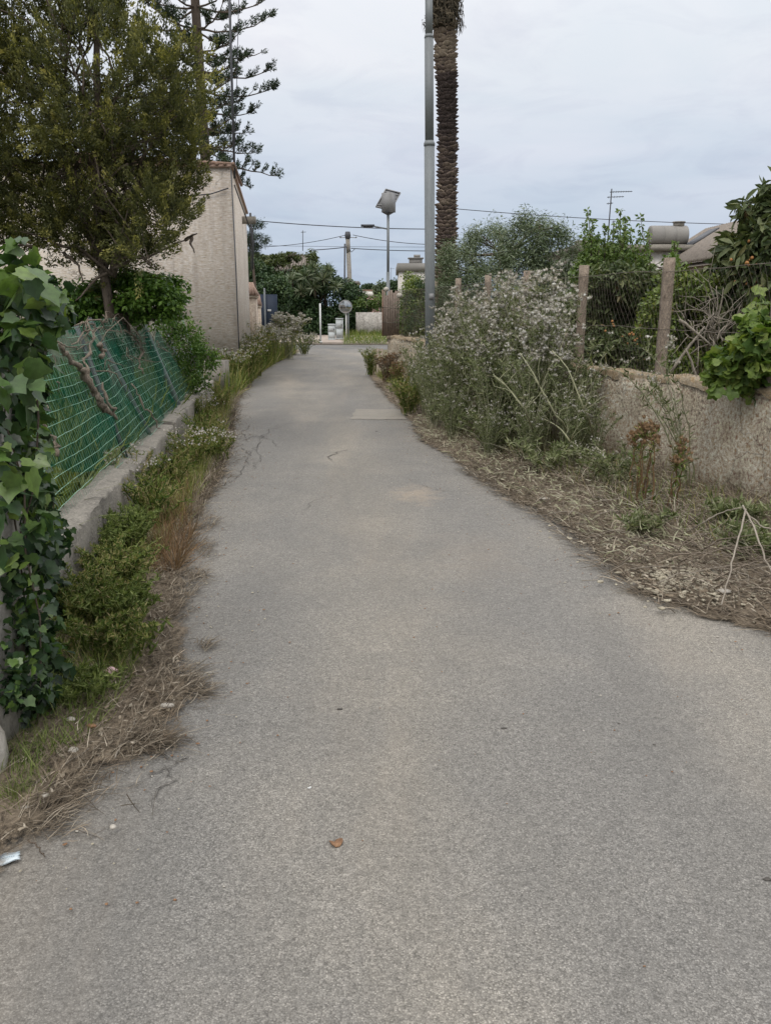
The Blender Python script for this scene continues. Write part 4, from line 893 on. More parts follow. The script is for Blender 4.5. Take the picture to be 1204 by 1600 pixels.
# panel plane: tilted, seen from behind
a0=P(592,296+1,YL-.1)-np.array([q[0],YL,0]); tl=P(602,296,YL+.55); tr_=P(625,302,YL+.8); bl_=P(587,323,YL-.05)
o_=np.array([q[0],YL,0]); tl,tr_,bl_=tl-o_,tr_-o_,bl_-o_; br=tr_+bl_-tl; nn=nz(np.cross(tr_-tl,bl_-tl)[None])[0]
if nn[1]<0: nn=-nn
b=Buf(); V=np.array([tl,tr_,br,bl_]); V=np.concatenate([V,V+nn*.05]); b.add(V,quads=[(0,1,2,3),(7,6,5,4),(0,4,5,1),(1,5,6,2),(2,6,7,3),(3,7,4,0)]); o=b.build('solar_panel',M['bluepanel']); o.parent=sl
b=Buf()
for t0,t1 in ((tl,tr_),(tr_,br),(br,bl_),(bl_,tl),((tl*.85+bl_*.15),(tr_*.85+br*.15)),((tl*.12+bl_*.88),(tr_*.12+br*.88))): b.tube([t0-nn*.02,t1-nn*.02],.03,4)
g=Buf(); W_=np.array([tl*.94+br*.06,tr_*.94+bl_*.06,br*.94+tl*.06,bl_*.94+tr_*.06]); g.add(np.concatenate([W_-nn*.012,W_-nn*.004]),quads=[(0,1,2,3),(0,4,5,1),(1,5,6,2),(2,6,7,3),(3,7,4,0)])
o=b.build('panel_frame',M['panelback']); o.parent=sl; o=g.build('panel_back',M['panelback']); o.parent=sl
za=P(606,358,YL)[2]; e=P(566,353,YL)-o_
b=Buf(); b.tube([(0,0,za),(-.5,-.05,za+.09),(e[0]+.45,-.1,e[2]-.01)],.03,8); o=b.build('arm',M['galv'],smooth=True); o.parent=sl
b=Buf(); b.box((e[0]+.22,-.12,e[2]),(.55,.24,.08)); b.box((e[0]+.24,-.12,e[2]-.05),(.4,.16,.03)); o=b.build('lantern',M['darkmetal']); o.parent=sl
# utility pole and cables
YU=50.0; q=P(545,478,YU); up=thing('utility_pole','thick round concrete utility pole behind the dark shrub','utility pole',(q[0],YU,0)); zt_=P(545,362,YU)[2]
b=Buf(); b.tube([(.15,0,0),(0,0,zt_-1.1)],[.15,.12],14); b.tube([(0,0,zt_-1.15),(-.03,0,zt_-.4)],[.12,.12],14); o=b.build('shaft',M['concrete'],smooth=True); o.parent=up
b=Buf(); b.tube([(-.03,0,zt_-.42),(-.03,0,zt_-.2),(-.03,0,zt_)],[.12,.17,.13],8); o=b.build('pole_head',M['darkmetal']); o.parent=up
b=Buf(); b.tube([(-.28,-.15,0),(-.19,-.1,P(542,381,YU)[2])],.05,8); o=b.build('timber_prop',M['darkmetal']); o.parent=up
for s in (-1,1):
    b=Buf(); b.tube([(0,0,zt_-.3),(s*.42,0,zt_-.32)],.02,5); ball(b,(s*.44,0,zt_-.3),.045); o=b.build('insulator',M['panelback']); o.parent=up
hp=thing('timber_pole','slim timber pole hidden behind the palm trunk carrying the cables','utility pole',(P(697,478,46)[0],46,0)); b=Buf(); b.tube([(0,0,0),(0,0,P(697,322,46)[2])],[.14,.1],8); o=b.build('shaft',M['bark']); o.parent=hp
def cable(label,a,c,sag,r=.018):
    t=np.linspace(0,1,24)[:,None]; p=a+(c-a)*t; p[:,2]-=sag*(4*t*(1-t))[:,0]; b=Buf(); b.tube(p,r,5); tag(b.build('overhead_cable',M['cable'],smooth=True),label,'cable','overhead cables across the road')
X_=lambda px,py,Y:P(px,py,Y)
cable('topmost cable crossing from the house corner to the palm, touching the solar lamp',X_(380,343,44),X_(697,358,44),.12,.022)
cable('cable rising from the left to the utility pole head',X_(396,386,50),X_(541,367,50),.15,.016)
cable('cable falling from the utility pole head towards the palm',X_(551,367,50),X_(697,382,50),.15,.018)
cable('thick lower cable left of the utility pole',X_(484,391,50),X_(542,386,49.9),.02,.024)
cable('thick lower cable right of the utility pole',X_(548,388,50),X_(697,392,50),.05,.022)
cable('thin faint cable passing just above the thick lower one',X_(370,383,52),X_(697,386,52),.03,.01)
cable('long cable right of the palm passing over the orchard',X_(697,325,46),X_(1230,352,46),.16,.018)
b=Buf(); b.tube([X_(545,388,49.6),X_(549,394,49.6),X_(555,388,49.6)],.02,5); tag(b.build('cable_loop',M['cable']),'small slack loop of cable hanging from the utility pole','cable')
# ================================================================== ORCHARD
shrub('olive_tree','broad grey-green olive-like tree behind the wall beside the palm','tree',[(715,420,35,38),(765,395,45,40),(820,385,42,42),(865,400,40,45),(800,440,60,50),(720,470,40,45),(860,460,50,50),(760,500,60,40),(700,400,16,16),(775,360,14,12),(815,350,16,14),(850,352,14,12),(872,372,14,14),(740,376,14,12)],16.5,1.2,'olive',900,.17,62,.075,NARROW,ground=.3,r=.12,flat=1.2,up=.7,crown='crown',trunk='trunk',shell=.5)
shrub('dark_bush','dark fine-leaved bush low behind the flowering weeds','bush',[(720,490,36,40),(680,480,24,44),(770,520,40,30),(640,490,20,30),(660,440,14,18)],19.2,.5,'dark',260,.16,50,.06,NARROW,ground=.3,r=.05)
shrub('lemon_tree','small yellow-green tree behind the board panel left of the lamp post','tree',[(645,470,22,30),(650,500,26,28),(640,440,10,14),(655,450,16,16),(632,500,14,25)],21.5,.5,'citrus',240,.14,50,.06,LEAF,ground=.2,r=.05,crown='crown',trunk='trunk')
# mulberry with upright shoots
sp2=[(917,440,26,40),(960,425,26,50),(985,440,30,40),(940,470,50,40),(925,400,14,30),(1000,425,18,24),(1045,415,8,16)]
mt=shrub('mulberry_tree','bright green tree with upright leafy shoots in front of the white house','tree',sp2,13.6,.5,'bright',340,.11,56,.07,LEAF,ground=.3,r=.07,up=.4,droop=.5,crown='crown',trunk='trunk')
b=Buf(); f=Buf(); bl=[]
for px,p0,p1 in [(918,330,440),(925,345,420),(912,350,430),(968,330,440),(975,345,430),(978,340,420),(1000,340,430),(945,352,440),(955,360,430),(985,360,440),(1012,365,430),(1054,380,420),(935,390,440),(962,350,420),(993,375,440)]:
    Y=13.6+rs.normal()*.3; a=P(px+rs.normal()*4,p1,Y); c=P(px,p0,Y); b.tube([a,(a+c)/2+rs.normal(size=3)*.03,c],[.012,.008,.003],4)
    for t in np.linspace(0,1,9): bl.append((a+(c-a)*t,np.array([.07,.07,.06])*(1.15-.6*t)))
leaves(f,bl,17,.062,LEAF,.4,.6,.6,jit=.5); f.r=[np.clip(x*.6+.4,0,1) for x in f.r]; o=part(b,'shoots',M['bark'],mt); part(f,'shoot_leaves',M['bright'],mt)
fr=[(952,505),(995,520),(998,512),(1003,525),(985,525),(1012,560),(1055,500),(1062,512),(1090,530),(965,520),(1020,485),(1005,478),(1075,545),(958,530),(1030,555),(940,500)]
shrub('orange_tree','dark leafy fruit tree with small orange fruits between the two nearest posts','tree',[(925,500,40,42),(975,480,44,40),(1000,450,34,26),(960,440,34,20),(1030,470,30,34),(1010,520,40,44),(960,545,56,34),(1000,560,50,30),(915,550,34,30),(1050,560,40,36),(940,450,30,24)],11.9,.5,'loquat',760,.11,46,.10,LONG,ground=.3,r=.07,up=.4,droop=.5,fruit=(26,.016,[(x+dx,y+dy,11.15) for x,y in fr for dx,dy in ((0,0),(5,-4),(-4,5),(3,6))]),crown='crown',trunk='trunk',shell=.4)
shrub('citrus_bush','loose yellow-green citrus bush to the right of the nearest post','bush',[(1065,490,32,36),(1080,530,40,38),(1060,455,32,34),(1095,475,30,30),(1055,570,34,24),(1110,560,44,34),(1100,455,32,20),(1120,500,36,34),(1150,540,40,40),(1030,500,26,40)],9.9,.4,'citrus',560,.1,46,.06,LEAF,ground=.3,r=.04,up=.4,fruit=(10,.018,None))
fr=[(1160,392),(1166,400),(1155,404),(1162,414),(1158,424),(1168,390),(1172,430),(1160,438),(1150,412),(1176,450)]
shrub('loquat_tree','dark loquat tree with long leaves and orange fruit clusters at the right edge','tree',[(1190,400,40,50),(1165,420,34,40),(1195,345,22,26),(1180,470,50,40),(1150,395,22,26),(1240,400,60,110),(1130,425,20,20),(1165,325,14,6),(1196,312,10,14),(1215,320,20,30)],9.4,.45,'loquat',380,.10,34,.15,LONG,ground=.3,r=.07,up=.35,droop=.55,fruit=(22,.019,[(x+dx,y,9.0) for x,y in fr for dx in (0,4,-4)]),crown='crown',trunk='trunk',shell=.3)
shrub('grape_vine','lush light green grape vine spilling over the wall at the right edge','climbing plant',[(1160,560,34,34),(1185,590,40,20),(1190,540,34,40),(1130,570,26,26),(1195,500,20,34),(1175,520,16,20),(1230,560,40,60),(1150,590,40,14)],7.0,.22,'grape',120,.09,17,.095,GRAPE,ground=.97,r=.03,up=.4,out=.7,droop=.6,jit=.5)
# dry branches
db=thing('dry_branches','tangle of bare pale grey branches behind the fence at right','bush',tuple(P(1120,560,9.0)*[1,1,0]+[0,0,.4]))
b=Buf(); a=P(1110,545,9.0)
for k in range(14):
    c=P(1110+rs.uniform(-55,60),470+rs.uniform(-25,50),9.0+rs.uniform(-.3,.3)); q=limb(b,a+rs.normal(size=3)*.08,c,.011,.004,.35,7,4)
    for _ in range(3): limb(b,q[rs.randint(2,6)],c+rs.normal(size=3)*.18,.006,.002,.35,5,4)
for p0,p1 in [((1045,585),(1100,510)),((1090,600),(1070,545)),((1060,500),(1110,540))]: limb(b,P(*p0,8.7),P(*p1,8.7),.018,.01,.08,6,5)
part(b,'branches',M['greywood'],db)
# flower vines in first weeds at garden behind green fence
# ================================================================== WEEDS
def weed(H,ns,spread,nh,seed,hd=1.0,leafn=26,lean=(0,0),ls=1.0):
    global rs
    keep=rs; rs=np.random.RandomState(seed); S=Buf(); L=Buf(); Hd=Buf()
    tips=[];tdir=[]; lp=[];ld=[];lr=[]
    for k in range(ns):
        an=rs.rand()*6.283; o=np.array([math.cos(an),math.sin(an),0]); h=H*rs.uniform(.6,1.05); sp_=spread*rs.uniform(.2,1.0)
        t=np.linspace(0,1,9); base=o*rs.uniform(0,.12)+[0,0,0]
        pts=base+o*(sp_*t**1.5)[:,None]+np.array([lean[0],lean[1],0])*(t**1.4)[:,None]+np.array([0,0,1])*(h*np.sin(t*math.pi/2*.9)/math.sin(math.pi/2*.9))[:,None]+rs.normal(size=(9,3))*.012
        S.tube(pts,np.linspace(.0065,.0028,9)*rs.uniform(.8,1.3),4,rs.rand(),cap=False)
        m_=leafn
        for j in range(m_):
            s=rs.uniform(.12,.98); c=np.array([np.interp(s,t,pts[:,i]) for i in range(3)]); lp.append(c); q=rs.normal(size=3)*.7; q[2]=abs(q[2])*.8+.2; ld.append(q); lr.append(rs.rand())
        for j in range(nh):
            s=rs.uniform(.74,1.0); c=np.array([np.interp(s,t,pts[:,i]) for i in range(3)])
            q=rs.normal(size=3)*.6; q[2]=abs(q[2])+.9; q/=np.linalg.norm(q); l=rs.uniform(.1,.3)*H*.55
            e=c+q*l; mid=(c+e)/2+rs.normal(size=3)*.015; S.tube([c,mid,e],[.0028,.0022,.0016],3,rs.rand(),cap=False)
            for z_ in range(4): 
                u=rs.rand(); lp.append(c+(e-c)*u); v=rs.normal(size=3); v[2]=abs(v[2]); ld.append(v); lr.append(rs.rand())
            for z_ in range(rs.randint(2,6)):
                e2=e+np.array([rs.normal()*.028,rs.normal()*.028,rs.uniform(.01,.045)]); S.tube([e,e2],[.0015,.0012],3,.6,cap=False); tips.append(e2); tdir.append(nz((q*.5+[0,0,.8]+rs.normal(size=3)*.35)[None])[0])
    lp=np.array(lp); ld=nz(np.array(ld)); A,B,N=frames(unit(len(lp)),ld); L.inst(NARROW[0],NARROW[1],lp,A,B,N,rs.uniform(.035,.085,len(lp))*ls,np.array(lr))
    if tips:
        tips=np.array(tips);td=np.array(tdir); A,B,N=frames(td,unit(len(tips)))
        a=np.arange(7)*2*math.pi/7; V=[(0,0,.35)]+[(math.cos(x)*.62,math.sin(x)*.62,.28) for x in a]+[(math.cos(x)*.3,math.sin(x)*.3,-.5) for x in a]
        T_=[(0,1+i,1+(i+1)%7) for i in range(7)]; Q=[]
        for i in range(7): T_+= [(1+i,8+i,8+(i+1)%7),(1+i,8+(i+1)%7,1+(i+1)%7)]
        Hd.inst(np.array(V),T_,tips,A,B,N,.0135*hd*rs.uniform(.7,1.3,len(tips)),rs.rand(len(tips)))
        # bristles
        k=5; pos=np.repeat(tips,k,0); D=nz(np.repeat(td,k,0)+unit(len(pos))*.8); A,B,N=frames(unit(len(pos)),D); Hd.inst(BLADE[0]*[3,1,1],BLADE[1],pos,A,B,N,.02*hd,rs.rand(len(pos)))
    rs=keep; return S,L,Hd
def weed_thing(name,label,cat,loc,bufs,mats,group=None,rz=0):
    r=thing(name,label,cat,tuple(loc),group,rz)
    for bb,nm,m_ in zip(bufs,('stems','leaves','flower_heads'),mats):
        if bb.v: o=bb.build(nm,M[m_]); o.parent=r
    return r
GM=('greystem','greyleaf','head')
protos=[weed_thing('flowering_weed','','flowering weed',(0,0,0),weed(1.6,22,.36,5,11+i,1.9,64),GM,'tall flowering weeds against the right wall') for i in range(3)]
protos+= [weed_thing('flowering_weed','','flowering weed',(0,0,0),weed(1.3,24,.46,1,31+i,1.5,90),GM,'tall flowering weeds against the right wall') for i in range(2)]
LBL='tall grey-green weed in the thicket against the right wall, topped with pale dried flower heads'
spots=[(8.35,.75,.8,3),(8.7,.6,.95,4),(8.6,1.05,.7,3),(9.1,.75,1.55,0),(9.4,.55,1.85,1),(9.6,1.0,1.15,4),(9.9,.5,1.95,2),(10.3,.8,1.6,0),(10.7,.45,1.9,1),(11.1,.85,1.35,3),(11.4,.4,1.8,2),(11.8,.7,1.4,0),(12.2,.4,1.8,1),(12.7,.75,1.2,4),(13.0,.35,1.6,2),(13.6,.6,1.2,3),(14.0,.3,1.3,0),(14.5,.6,1.0,4),(8.9,.9,1.2,4),(9.7,.75,1.4,3),(10.6,.7,1.5,4),(11.6,1.0,1.0,3),(12.4,.9,1.0,4),(8.5,.45,.8,3),(10.2,1.25,.75,3),(11.2,1.2,.8,4),(9.0,1.3,.6,3),(9.2,.35,1.3,4),(10.0,.3,1.5,3)]
spots=[(a,b_,.89*c_/(1.6 if k<3 else 1.3),k) for a,b_,c_,k in spots]
used=set(); group='tall flowering weeds against the right wall'
for i,(y,off,sc,k) in enumerate(spots):
    loc=(wallX(y)-off,y,.03)
    if k not in used: o=protos[k]; o.location=loc; o.scale=(sc,)*3; used.add(k)
    else: o=copy_tree(protos[k],loc,rs.rand()*6,sc)
    o['label']=LBL; o['group']=group
# leaning arching weed at the near end of the thicket
weed_thing('leaning_weed','pale thick-stemmed weed leaning out over the verge, nearest of the tall thicket','flowering weed',(wallX(7.3)-.25,7.35,.03),weed(1.25,9,.3,2,77,1.2,40,lean=(-.55,.0)),GM)
b=Buf()
for a_,m_,c_ in [((905,728),(868,650),(812,552)),((932,722),(912,640),(862,548)),((850,715),(820,640),(770,585)),((925,735),(890,690),(850,655))]:
    A_=G(*a_); Mp=P(*m_,8.0); Cc=P(*c_,8.3); q1=limb(b,A_,Mp,.012,.009,.05,6,6); q2=limb(b,Mp,Cc,.009,.004,.1,6,5)
    for _ in range(7): s_=q2[rs.randint(0,5)]; limb(b,s_,s_+np.array([rs.normal()*.15,rs.normal()*.1,rs.uniform(.05,.3)]),.004,.0015,.2,5,4)
tag(b.build('fallen_stalk',M['greystem'],smooth=True),'thick pale stalks leaning against the weed thicket at its near end','stalk')
# dock, thistle, others by the right wall
def weed_at(name,label,cat,px,py,H,ns,spread,nh,seed,mats,hd=1,leafn=26,lean=(0,0),group=None,ls=1.0):
    q=G(px,py); q[2]=.04; return weed_thing(name,label,cat,q,weed(H,ns,spread,nh,seed,hd,leafn,lean,ls),mats,group)
weed_at('dock_plant','reddish-brown dried dock standing against the rough wall right of the thicket','dried weed',1000,800,.62,7,.1,4,5,('dryred','grass','dryred'),1.6,16,(.05,.1))
weed_at('dock_plant','slimmer brown dried dock stalk just right of the bigger one','dried weed',1038,806,.52,4,.08,4,6,('dryred','grass','dryred'),1.6,14)
weed_at('thistle','grey-green spiny thistle clump beside the rough wall near the right edge','weed',1130,835,.2,18,.32,0,8,GM,1.2,60)
weed_at('thistle','low dusty thistle at the right edge under the snapped dry stalks','weed',1185,885,.22,18,.35,0,9,GM,1,60)
weed_at('grey_weed','small bluish-grey weed low in the dry litter at right','weed',1000,842,.16,16,.16,0,10,('greystem','greyleaf','head'),.8,30)
weed_at('grey_weed','low sprawling grey-green weed under the near end of the thicket','weed',850,745,.3,22,.45,0,12,('greystem','greyleaf','head'),.8,40)
weed_at('grey_weed','low grey weed clump just right of the tall thicket','weed',955,765,.36,20,.36,1,13,('greystem','greyleaf','head'),.8,40)
weed_at('grey_weed','bushy low weed on the lane side of the thicket, middle of its length','weed',765,710,.42,24,.38,1,14,GM,.9,46)
weed_at('grey_weed','bushy low weed at the far lane-side foot of the thicket','weed',705,682,.46,24,.4,1,15,GM,.9,46)
weed_at('grey_weed','round flowering weed hiding the foot of the lamp post','weed',668,645,.6,24,.4,2,16,GM,1.1,46)
weed_at('dry_weed','brown dry grassy weed leaning on the far stretch of the right wall','dried weed',606,602,.55,26,.22,3,17,('dryred','straw','dryred'),1.3,26)
weed_at('dry_weed','reddish dry weed farther right against the same far stretch of wall','dried weed',630,618,.5,24,.22,3,18,('dryred','grass','dryred'),1.3,26)
weed_at('green_weed','small bright green grass clump at the far end of the right wall','weed',580,588,.6,40,.3,0,19,('grass','grass','head'),1,30)
weed_at('green_weed','green and yellow weed at the wall foot left of the thicket','weed',640,650,.5,40,.35,0,20,('grass','grass','head'),1,34)
# left far flowering shrub and grass
pw=[weed_at('pale_weed','pale feathery flowering shrub on the left verge past the house','flowering weed',452,562,1.15,46,.65,7,41,('greystem','grass','head'),2.4,34),]
weed_at('pale_weed','smaller pale flowering shrub just before the larger one on the left verge','flowering weed',428,566,.8,36,.5,6,42,('greystem','grass','head'),2.2,34)
weed_at('pale_weed','low green-topped clump at the road end of the left verge','weed',475,555,.6,36,.5,3,43,('grass','green','head'),2,34)
for i,(px,py,H,lab) in enumerate([(402,590,.9,'tall green grass clump at the far base of the house wall'),(385,600,.8,'dense green weed clump at the foot of the house corner'),(365,607,.7,'green weed clump filling the gap between the masonry stub and the lane'),(415,575,1.0,'tall grassy clump beside the iron gate')]):
    weed_at('green_weed',lab,'weed',px,py,H,60,.42,1 if i<3 else 2,50+i,('grass','grass','head'),1.4,26)
# left verge flowering weeds and greens
LG='white-flowered weeds along the left verge'
for i,(px,py,H,lab) in enumerate([(268,775,.36,'white-flowered weed in front of the break in the low wall'),(300,742,.36,'leafy weed with small white flowers, just past the break in the low wall'),(322,708,.4,'bushy white-flowered weed by the lane edge in the middle of the left verge'),(318,675,.42,'yellowish flowering weed against the far half of the low wall'),(345,650,.45,'reddish-topped weed near the far end of the low wall'),(338,725,.32,'low green weed with daisies at the edge of the lane'),(240,830,.36,'brown-tinged grassy weed below the nearest stretch of low wall'),(215,800,.42,'grey-green seed-headed weed against the nearest low wall')]):
    weed_at('verge_weed',lab,'flowering weed',px,py,H,34,.26,1 if i%2 else 0,60+i,('grass','grass','daisy'),.8,44,group=LG,ls=.6)
for i,(px,py,H,m_,lab) in enumerate([(150,900,.32,'green','feathery green weed in the thick patch beside the ivy'),(185,930,.3,'green','feathery green weed on the lane side of the thick patch'),(205,870,.34,'green','taller feathery green weed at the far side of the thick patch'),(130,985,.3,'green','leafy green weed spreading below the ivy'),(190,985,.24,'green','low green weed at the near edge of the thick patch'),(150,1030,.2,'green','small bright weed above the pink litter'),(120,1105,.13,'green','small rosette of green leaves among the dry straw'),(200,1035,.2,'green','branching little weed beside the pink litter')]):
    weed_at('green_weed',lab,'weed',px,py,H*.85,60 if i<5 else 24,.2 if i<5 else .12,0,80+i,('green','grass' if i%2 else m_,'head'),1,90,group='green weeds on the left verge',ls=.42)
# ------------------------------------------------------------------ grass and straw (uncountable)
def blades(name,n,xyf,hmin,hmax,mat,lean=.35,wid=1.0,lo=0.0,hi=1.0,zf=None):
    pos=np.array([xyf() for _ in range(n)]); d=unit(n)*lean+np.array([0,0,1]); d=nz(d); A,B,N=frames(unit(n),d)
    T_=np.array([(-.012,0,0),(.012,0,0),(-.011,.4,.01),(.011,.4,.01),(-.007,.75,.06),(.007,.75,.06),(0,1,.17)])*[wid,1,1.3]
    b=Buf(); b.inst(T_,[(0,1,3),(0,3,2),(2,3,5),(2,5,4),(4,5,6)],pos,A,B,N,rs.uniform(hmin,hmax,n),rs.uniform(lo,hi,n)); tag(b.build(name,M[mat]),None,None,kind='stuff')
def left_pt(y0,y1,t0=0.15,t1=1.0,z=.02,c=1.0):
    def f():
        y=y0+(y1-y0)*rs.rand()**c; t=rs.uniform(t0,t1); x=laneL(y)*(1-t)+(curbX(y)-.01)*t; return (x,y,z)
    return f
blades('verge_grass',8000,left_pt(3.4,9,.3,1),.04,.18,'grass',.5,.8,lo=.2)
blades('verge_grass',8000,left_pt(6,15,.2,1),.05,.24,'grass',.5,1.0,lo=.25)
blades('verge_grass',5000,left_pt(2.6,4.6,.35,1,c=.8),.03,.12,'green',.6,1.6)
def lg():
    k=[(40,1230,35,30),(100,1110,45,22),(190,1050,30,25),(60,1180,40,18),(25,1260,25,15)][rs.randint(5)]; q=G(k[0]+rs.normal()*k[2]*.6,k[1]+rs.normal()*k[3]*.6); return (q[0],q[1],.03)
blades('verge_grass',1500,lg,.02,.09,'green',.7,1.0)
def lf(): 
    y=rs.uniform(15,30); x=laneL(y)-rs.uniform(.02,1.0)*(1.0+.02*y); return (x,y,.02)
blades('verge_grass',9000,lf,.15,.6,'grass',.35,1.6)
def rf_(): 
    y=rs.uniform(5,20)  ; t=rs.uniform(.35,1); return (laneR(y)*(1-t)+(wallX(y)-.02)*t,y,.03)
blades('verge_grass',6000,rf_,.05,.28,'grass',.6,1.0)
def gf_(): 
    y=rs.uniform(2.5,14); return (curbX(y)-rs.uniform(.3,3.5),y,.2)
blades('garden_grass',16000,gf_,.2,.75,'green',.4,1.8)
shrub('garden_bush','leafy green bush growing behind the green net','bush',[(150,590,40,36),(110,640,46,50),(185,555,30,26),(80,700,36,50)],9.6,.4,'vine',160,.14,40,.05,LEAF,ground=.2,r=.02)
def far_(): return (rs.uniform(-2.5,3.2),YE+rs.uniform(4.75,9),.1)
def far2():
    q=G(rs.uniform(535,605),rs.uniform(515,542)); return (q[0],min(q[1],46),.1)
blades('far_grass',2200,far2,.1,.42,'grass',.6,2.5,lo=0,hi=.75)
def orch(): 
    y=rs.uniform(4,20); return (wallX(y)+rs.uniform(.4,6),y,.3)
blades('orchard_grass',9000,orch,.3,.8,'grass',.4,2)
# straw
def straw(name,n,xyf,l0,l1,along,mat='straw',wid=.006,zr=.05):
    pos=np.array([xyf() for _ in range(n)]); pos[:,2]+=rs.uniform(0,zr,n)
    a=along+rs.normal(size=n)*.75; d=np.stack([np.sin(a),np.cos(a),rs.normal(size=n)*.14],1); A,B,N=frames(nz(np.array([0,0,1.])+unit(n)*.5),nz(d))
    ln=rs.uniform(l0,l1,n); b=Buf()
    T_=np.array([(-.5,0,0),(.5,0,0),(-.5,.35,.05),(.5,.35,.05),(-.4,.7,.04),(.4,.7,.04),(-.2,1,-.02),(.2,1,-.02)])
    T3=T_[None].repeat(n,0).copy(); T3[:,:,0]*=wid/ln[:,None]*rs.uniform(.4,1.3,(n,1)); T3[:,:,0]+=(T_[:,1]**2)[None]*rs.normal(size=(n,1))*.2
    W=(T3[:,:,0,None]*A[:,None]+T3[:,:,1,None]*B[:,None]+T3[:,:,2,None]*N[:,None])*ln[:,None,None]+pos[:,None]
    W[:,:,2]=np.maximum(W[:,:,2],.011+.004*rs.rand(n,1))
    q=np.array([(0,1,3,2),(2,3,5,4),(4,5,7,6)]); b.add(W.reshape(-1,3),quads=(q[None]+(np.arange(n)*8)[:,None,None]).reshape(-1,4),rnd=np.repeat(rs.rand(n),8)); tag(b.build(name,M[mat]),None,None,kind='stuff')
def edgeL(y0,y1,s,c=1.0):
    def f():
        y=y0+(y1-y0)*rs.rand()**c; cl=.5+.5*math.sin(y*7.3)*math.sin(y*3.1+1); return (laneL(y)+rs.normal()*s*(.4+cl)-.07,y,.02)
    return f
def inL(y0,y1,c=1):
    def f():
        y=y0+(y1-y0)*rs.rand()**c; t=rs.rand(); return (laneL(y)*(1-t)+curbX(y)*t,y,.02)
    return f
straw('dry_straw',3000,edgeL(2.2,7,.06,.8),.02,.12,.15,wid=.0026)
straw('dry_straw',3400,edgeL(7,16,.09),.04,.16,0,wid=.006)
straw('dry_straw',3600,inL(1.8,6,.8),.02,.12,.3,wid=.0026)
# straw tufts pushed out on the asphalt
def clump(px,py,rx,ry,n,ang,l=(.03,.12)):
    def f():
        q=G(px+rs.normal()*rx,py+rs.normal()*ry); return (q[0],q[1],.011)
    straw('dry_straw',int(n*1.3),f,l[0],l[1],ang,wid=.0027,zr=.02)
for c_ in [(290,1062,16,10,160,.9),(305,1085,12,7,150,1.2),(230,1085,30,12,260,1.2),(150,1170,45,16,700,1.1),(225,1165,25,8,500,1.3),(90,1220,40,25,500,.9),(60,1280,35,18,350,1),(265,960,16,12,350,.3),(280,930,12,12,260,.4),(305,905,12,8,200,.5),(180,1110,50,25,500,1.0),(40,1180,30,30,700,.6),(320,1015,6,4,50,.5),(318,860,8,8,160,.3),(330,820,8,8,160,.2)]: clump(*c_)
def inR(y0,y1,t0=-.02,t1=1.0,c=1,e=1):
    def f():
        y=y0+(y1-y0)*rs.rand()**c; t=t0+(t1-t0)*rs.rand()**e; return (laneR(y)*(1-t)+wallX(y)*t,y,.02+.03*max(0,t))
    return f
straw('dry_straw',9000,inR(2.4,8.5),.03,.2,-.75,wid=.0055,zr=.09)
straw('dry_straw',2600,inR(3,9,.3,.95),.1,.42,-.6,wid=.004,zr=.1)
def redp():
    q=G(rs.uniform(235,300),rs.uniform(770,905)); return (min(q[0],laneL(q[1])-.02),q[1],.02)
blades('dry_grass',1400,redp,.08,.26,'dryred',.5,.9)
def lfd():
    y=rs.uniform(5,15); return (laneL(y)-abs(rs.normal())*.12,y,.02)
blades('dry_grass',3000,lfd,.05,.2,'straw',.7,.9)
straw('dry_straw',5000,inR(8,18,-.02,.8),.05,.2,-.4,wid=.007,zr=.06)
straw('dry_straw',2600,inR(3.6,8.5,-.06,.12),.03,.16,-.8,wid=.005,zr=.015)
straw('dry_leaves',5000,inR(3.5,9,.02,.9),.015,.05,0,wid=.016,zr=.04)
straw('dry_leaves',2200,inL(1.9,5,.8),.015,.04,0,wid=.014,zr=.03)
straw('grey_litter',4500,inR(5,12,.0,.85),.03,.12,-.7,mat='greystem',wid=.007,zr=.12)
# pale clods
def clods(n,f,s0,s1,mat='soilclod',name='crumbled_litter'):
    b=Buf()
    for _ in range(n):
        p=np.array(f()); ball(b,p,rs.uniform(s0,s1),rs.rand(),(rs.uniform(.7,1.5),rs.uniform(.7,1.4),rs.uniform(.3,.6)),.18)
    tag(b.build(name,M[mat]),None,None,kind='stuff')
def cl1(px,py,rx,ry):
    def f():
        q=G(px+rs.normal()*rx,py+rs.normal()*ry); return (q[0],q[1],.035)
    return f
clods(420,cl1(1070,910,42,16),.005,.018); clods(160,cl1(970,850,50,14),.005,.014); clods(90,cl1(800,735,50,10),.004,.012); clods(60,cl1(1140,945,40,8),.005,.014)
clods(500,inR(3.5,14,.0,.5),.003,.010); clods(500,inL(1.8,9,.8),.003,.01)
def gr_(): 
    y=rs.uniform(1,9); return (rs.uniform(laneL(y),laneR(y)),y,.0095)
clods(90,gr_,.002,.005,'stone','gravel')
clods(160,gr_,.0015,.005,'deadleaf','leaf_crumbs')
def nearedge():
    y=rs.uniform(1.8,12); s=rs.rand()<.5; return ((laneL(y)+abs(rs.normal())*.25) if s else (laneR(y)-abs(rs.normal())*.25),y,.014)
clods(400,nearedge,.0015,.006,'deadleaf','leaf_crumbs'); clods(300,nearedge,.002,.006,'soilclod','crumbled_litter')
